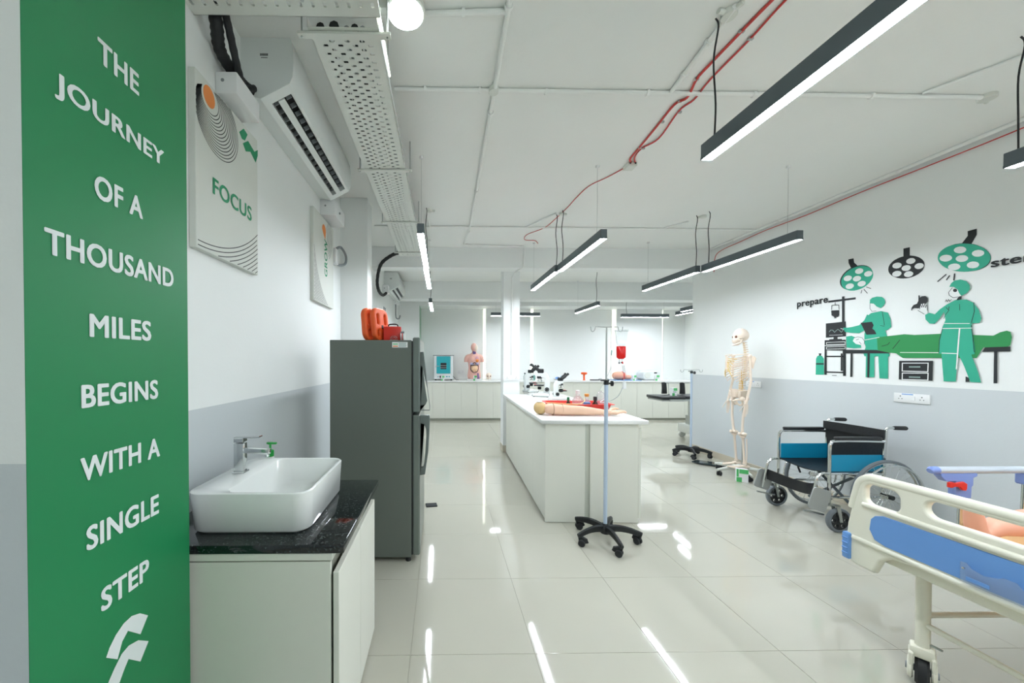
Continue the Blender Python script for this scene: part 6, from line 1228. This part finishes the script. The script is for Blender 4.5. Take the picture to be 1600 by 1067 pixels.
B(BEDW).add(fillmesh([[(-.47, .43), (.47, .43), (.47, .95), (.42, 1.02), (-.42, 1.02), (-.47, .95)]], .034, .010, 2), PL_YZ(2.03)).build('headboard', bd, smooth=50)
# far side rail
sr = B(mat('rail_aluminium', '#c9d2dc', .3, metal=.3)).tube([(.445, .48, .872), (1.75, .48, .872)], .0175, 14, r2=1.0).build('side_rail', bd)
B(BLUER).tube([(.415, .48, .868), (.425, .48, .872), (.45, .48, .872)], [.012, .018, .019], 14).build('rail_end_cap', sr)
me = fillmesh([[(.455, .845), (.47, .83), (.48, .82), (.53, .82), (.53, .735), (.61, .735), (.612, .79), (.62, .80), (.62, .835), (.64, .845), (.64, .858), (.455, .858)]], .03, .003)
B(BLUER).add(me, PL_XZ(.48)).build('latch_housing', sr)
me = fillmesh([[(.475, .818), (.475, .795), (.49, .792), (.505, .798), (.53, .796), (.545, .780), (.56, .778), (.566, .79), (.566, .812), (.55, .822), (.51, .816), (.49, .822)]], .012, .003)
B(RED).add(me, PL_XZ(.455)).build('latch_lever', sr)
for x in (.575, .90, 1.25, 1.60):
    mb = B(CHROME).cyl((x, .48, .55), (x+.01, .48, .84), .011, 12).cyl((x+.03, .49, .55), (x+.04, .49, .84), .009, 12); mb.build('rail_post', sr)
    if x > .6: B(BLUER).box(x-.02, x+.06, .46, .50, .80, .855, bev=.006).build('post_cap', sr)
# manikin on the bed: feet toward the footboard
t = thing('patient_manikin', 'pink-skinned patient manikin lying on the bed, leg seen through the footboard slot', 'manikin', (2.02, 1.27, .60))
Jm = [(None, (1.02, .02, .10), (.10, .13)), (0, (1.02, .10, .10), (.09, .09)), (1, (.72, .13, .16), (.07, .07)), (2, (.55, .14, .175), (.055, .055)), (3, (.36, .15, .155), (.058, .055)), (4, (.24, .155, .14), (.037, .037)), (5, (.165, .155, .11), (.035, .035)), (6, (.15, .155, .19), (.033, .022)), (7, (.142, .155, .245), (.032, .014)),
      (0, (1.02, -.08, .10), (.09, .09)), (9, (.72, -.11, .11), (.07, .07)), (10, (.55, -.12, .10), (.055, .055)), (11, (.36, -.13, .09), (.058, .055)), (12, (.24, -.13, .08), (.037, .037)), (13, (.165, -.13, .07), (.035, .035)), (14, (.15, -.13, .15), (.033, .022)), (15, (.142, -.13, .20), (.032, .014)),
      (0, (1.20, .01, .10), (.095, .15)), (17, (1.38, .01, .11), (.10, .17)), (18, (1.50, .01, .11), (.075, .13)), (19, (1.58, .01, .12), (.045, .05)), (18, (1.46, .20, .09), (.05, .05)), (21, (1.22, .25, .07), (.042, .042)), (22, (1.0, .26, .06), (.03, .03)), (23, (.94, .26, .055), (.02, .035)),
      (18, (1.46, -.18, .09), (.05, .05)), (25, (1.22, -.23, .07), (.042, .042)), (26, (1.0, -.25, .06), (.03, .03)), (27, (.94, -.25, .055), (.02, .035))]
arm_chain('body', Jm, SKINP, t)
hb = B(SKINP)
for sy in (.26, -.25):
    for i in range(4): hb.tube(bez([(.94, sy-.024+.016*i, .055), (.90, sy-.026+.017*i, .062), (.865-.006*(i in (1, 2)), sy-.026+.017*i, .05)], 3), .0085, 7)
    hb.tube(bez([(.965, sy-.03, .05), (.94, sy-.05, .055), (.915, sy-.052, .05)], 3), .010, 7)
hb.build('fingers', t, smooth=70)
def mface(p):
    q = p.copy()
    if q.z > 0: 
        d = math.hypot(q.x*1.0+.05, q.y*1.6); q.z += .22*max(0, 1-d/.26)
        for ey in (-.38, .38): q.z -= .10*max(0, 1-math.hypot(q.x-.12, q.y-ey)/.25)
    return q
hd = B(SKINP).ball((1.69, .01, .135), (.115, .078, .095), 28, fn=mface).build('head', t, smooth=80)
B(BLK).lathe([(.05, .0), (.085, .02), (.09, .05), (.06, .09), (.001, .105)], (1.70, .01, .135), axis='X', n=20).build('hair', t)
B(BONE).box(1.615, 1.62, -.012, .032, .222, .228, bev=.002).build('mouth', hd)
gm = bpy.data.materials.new('checked_gown'); gm.use_nodes = True; nt = gm.node_tree; ck = nt.nodes.new('ShaderNodeTexChecker'); ck.inputs['Scale'].default_value = 45; ck.inputs['Color1'].default_value = lin('#dfe2e4'); ck.inputs['Color2'].default_value = lin('#6c7076')
tc = nt.nodes.new('ShaderNodeTexCoord'); nt.links.new(tc.outputs['Object'], ck.inputs['Vector']); nt.links.new(ck.outputs['Color'], nt.nodes['Principled BSDF'].inputs['Base Color'])
mb = B(gm); rings = []
for x, ry, rz in ((.66, .20, .14), (.68, .215, .155), (.85, .225, .15), (1.05, .225, .155), (1.25, .225, .16), (1.42, .24, .155), (1.53, .18, .13), (1.56, .08, .08)):
    rings.append([mb.bm.verts.new((x, .01+ry*math.cos(2*PI*i/28), max(.004, .105+rz*math.sin(2*PI*i/28)))) for i in range(28)])
mb.skinrings(rings, False, False); fs = mb.bm.faces[:]; bmesh.ops.solidify(mb.bm, geom=fs, thickness=.004); mb.build('gown', t, smooth=60)
# small dark scrap on the floor beside the refrigerator
t = thing('rubber_pad', 'small dark rubber pad lying on the tiles beside the refrigerator', 'pad', (-.10, 3.50, 0), .15)
B(BLKR).box(-.055, .055, -.04, .04, 0, .010, bev=.003).build('pad', t)
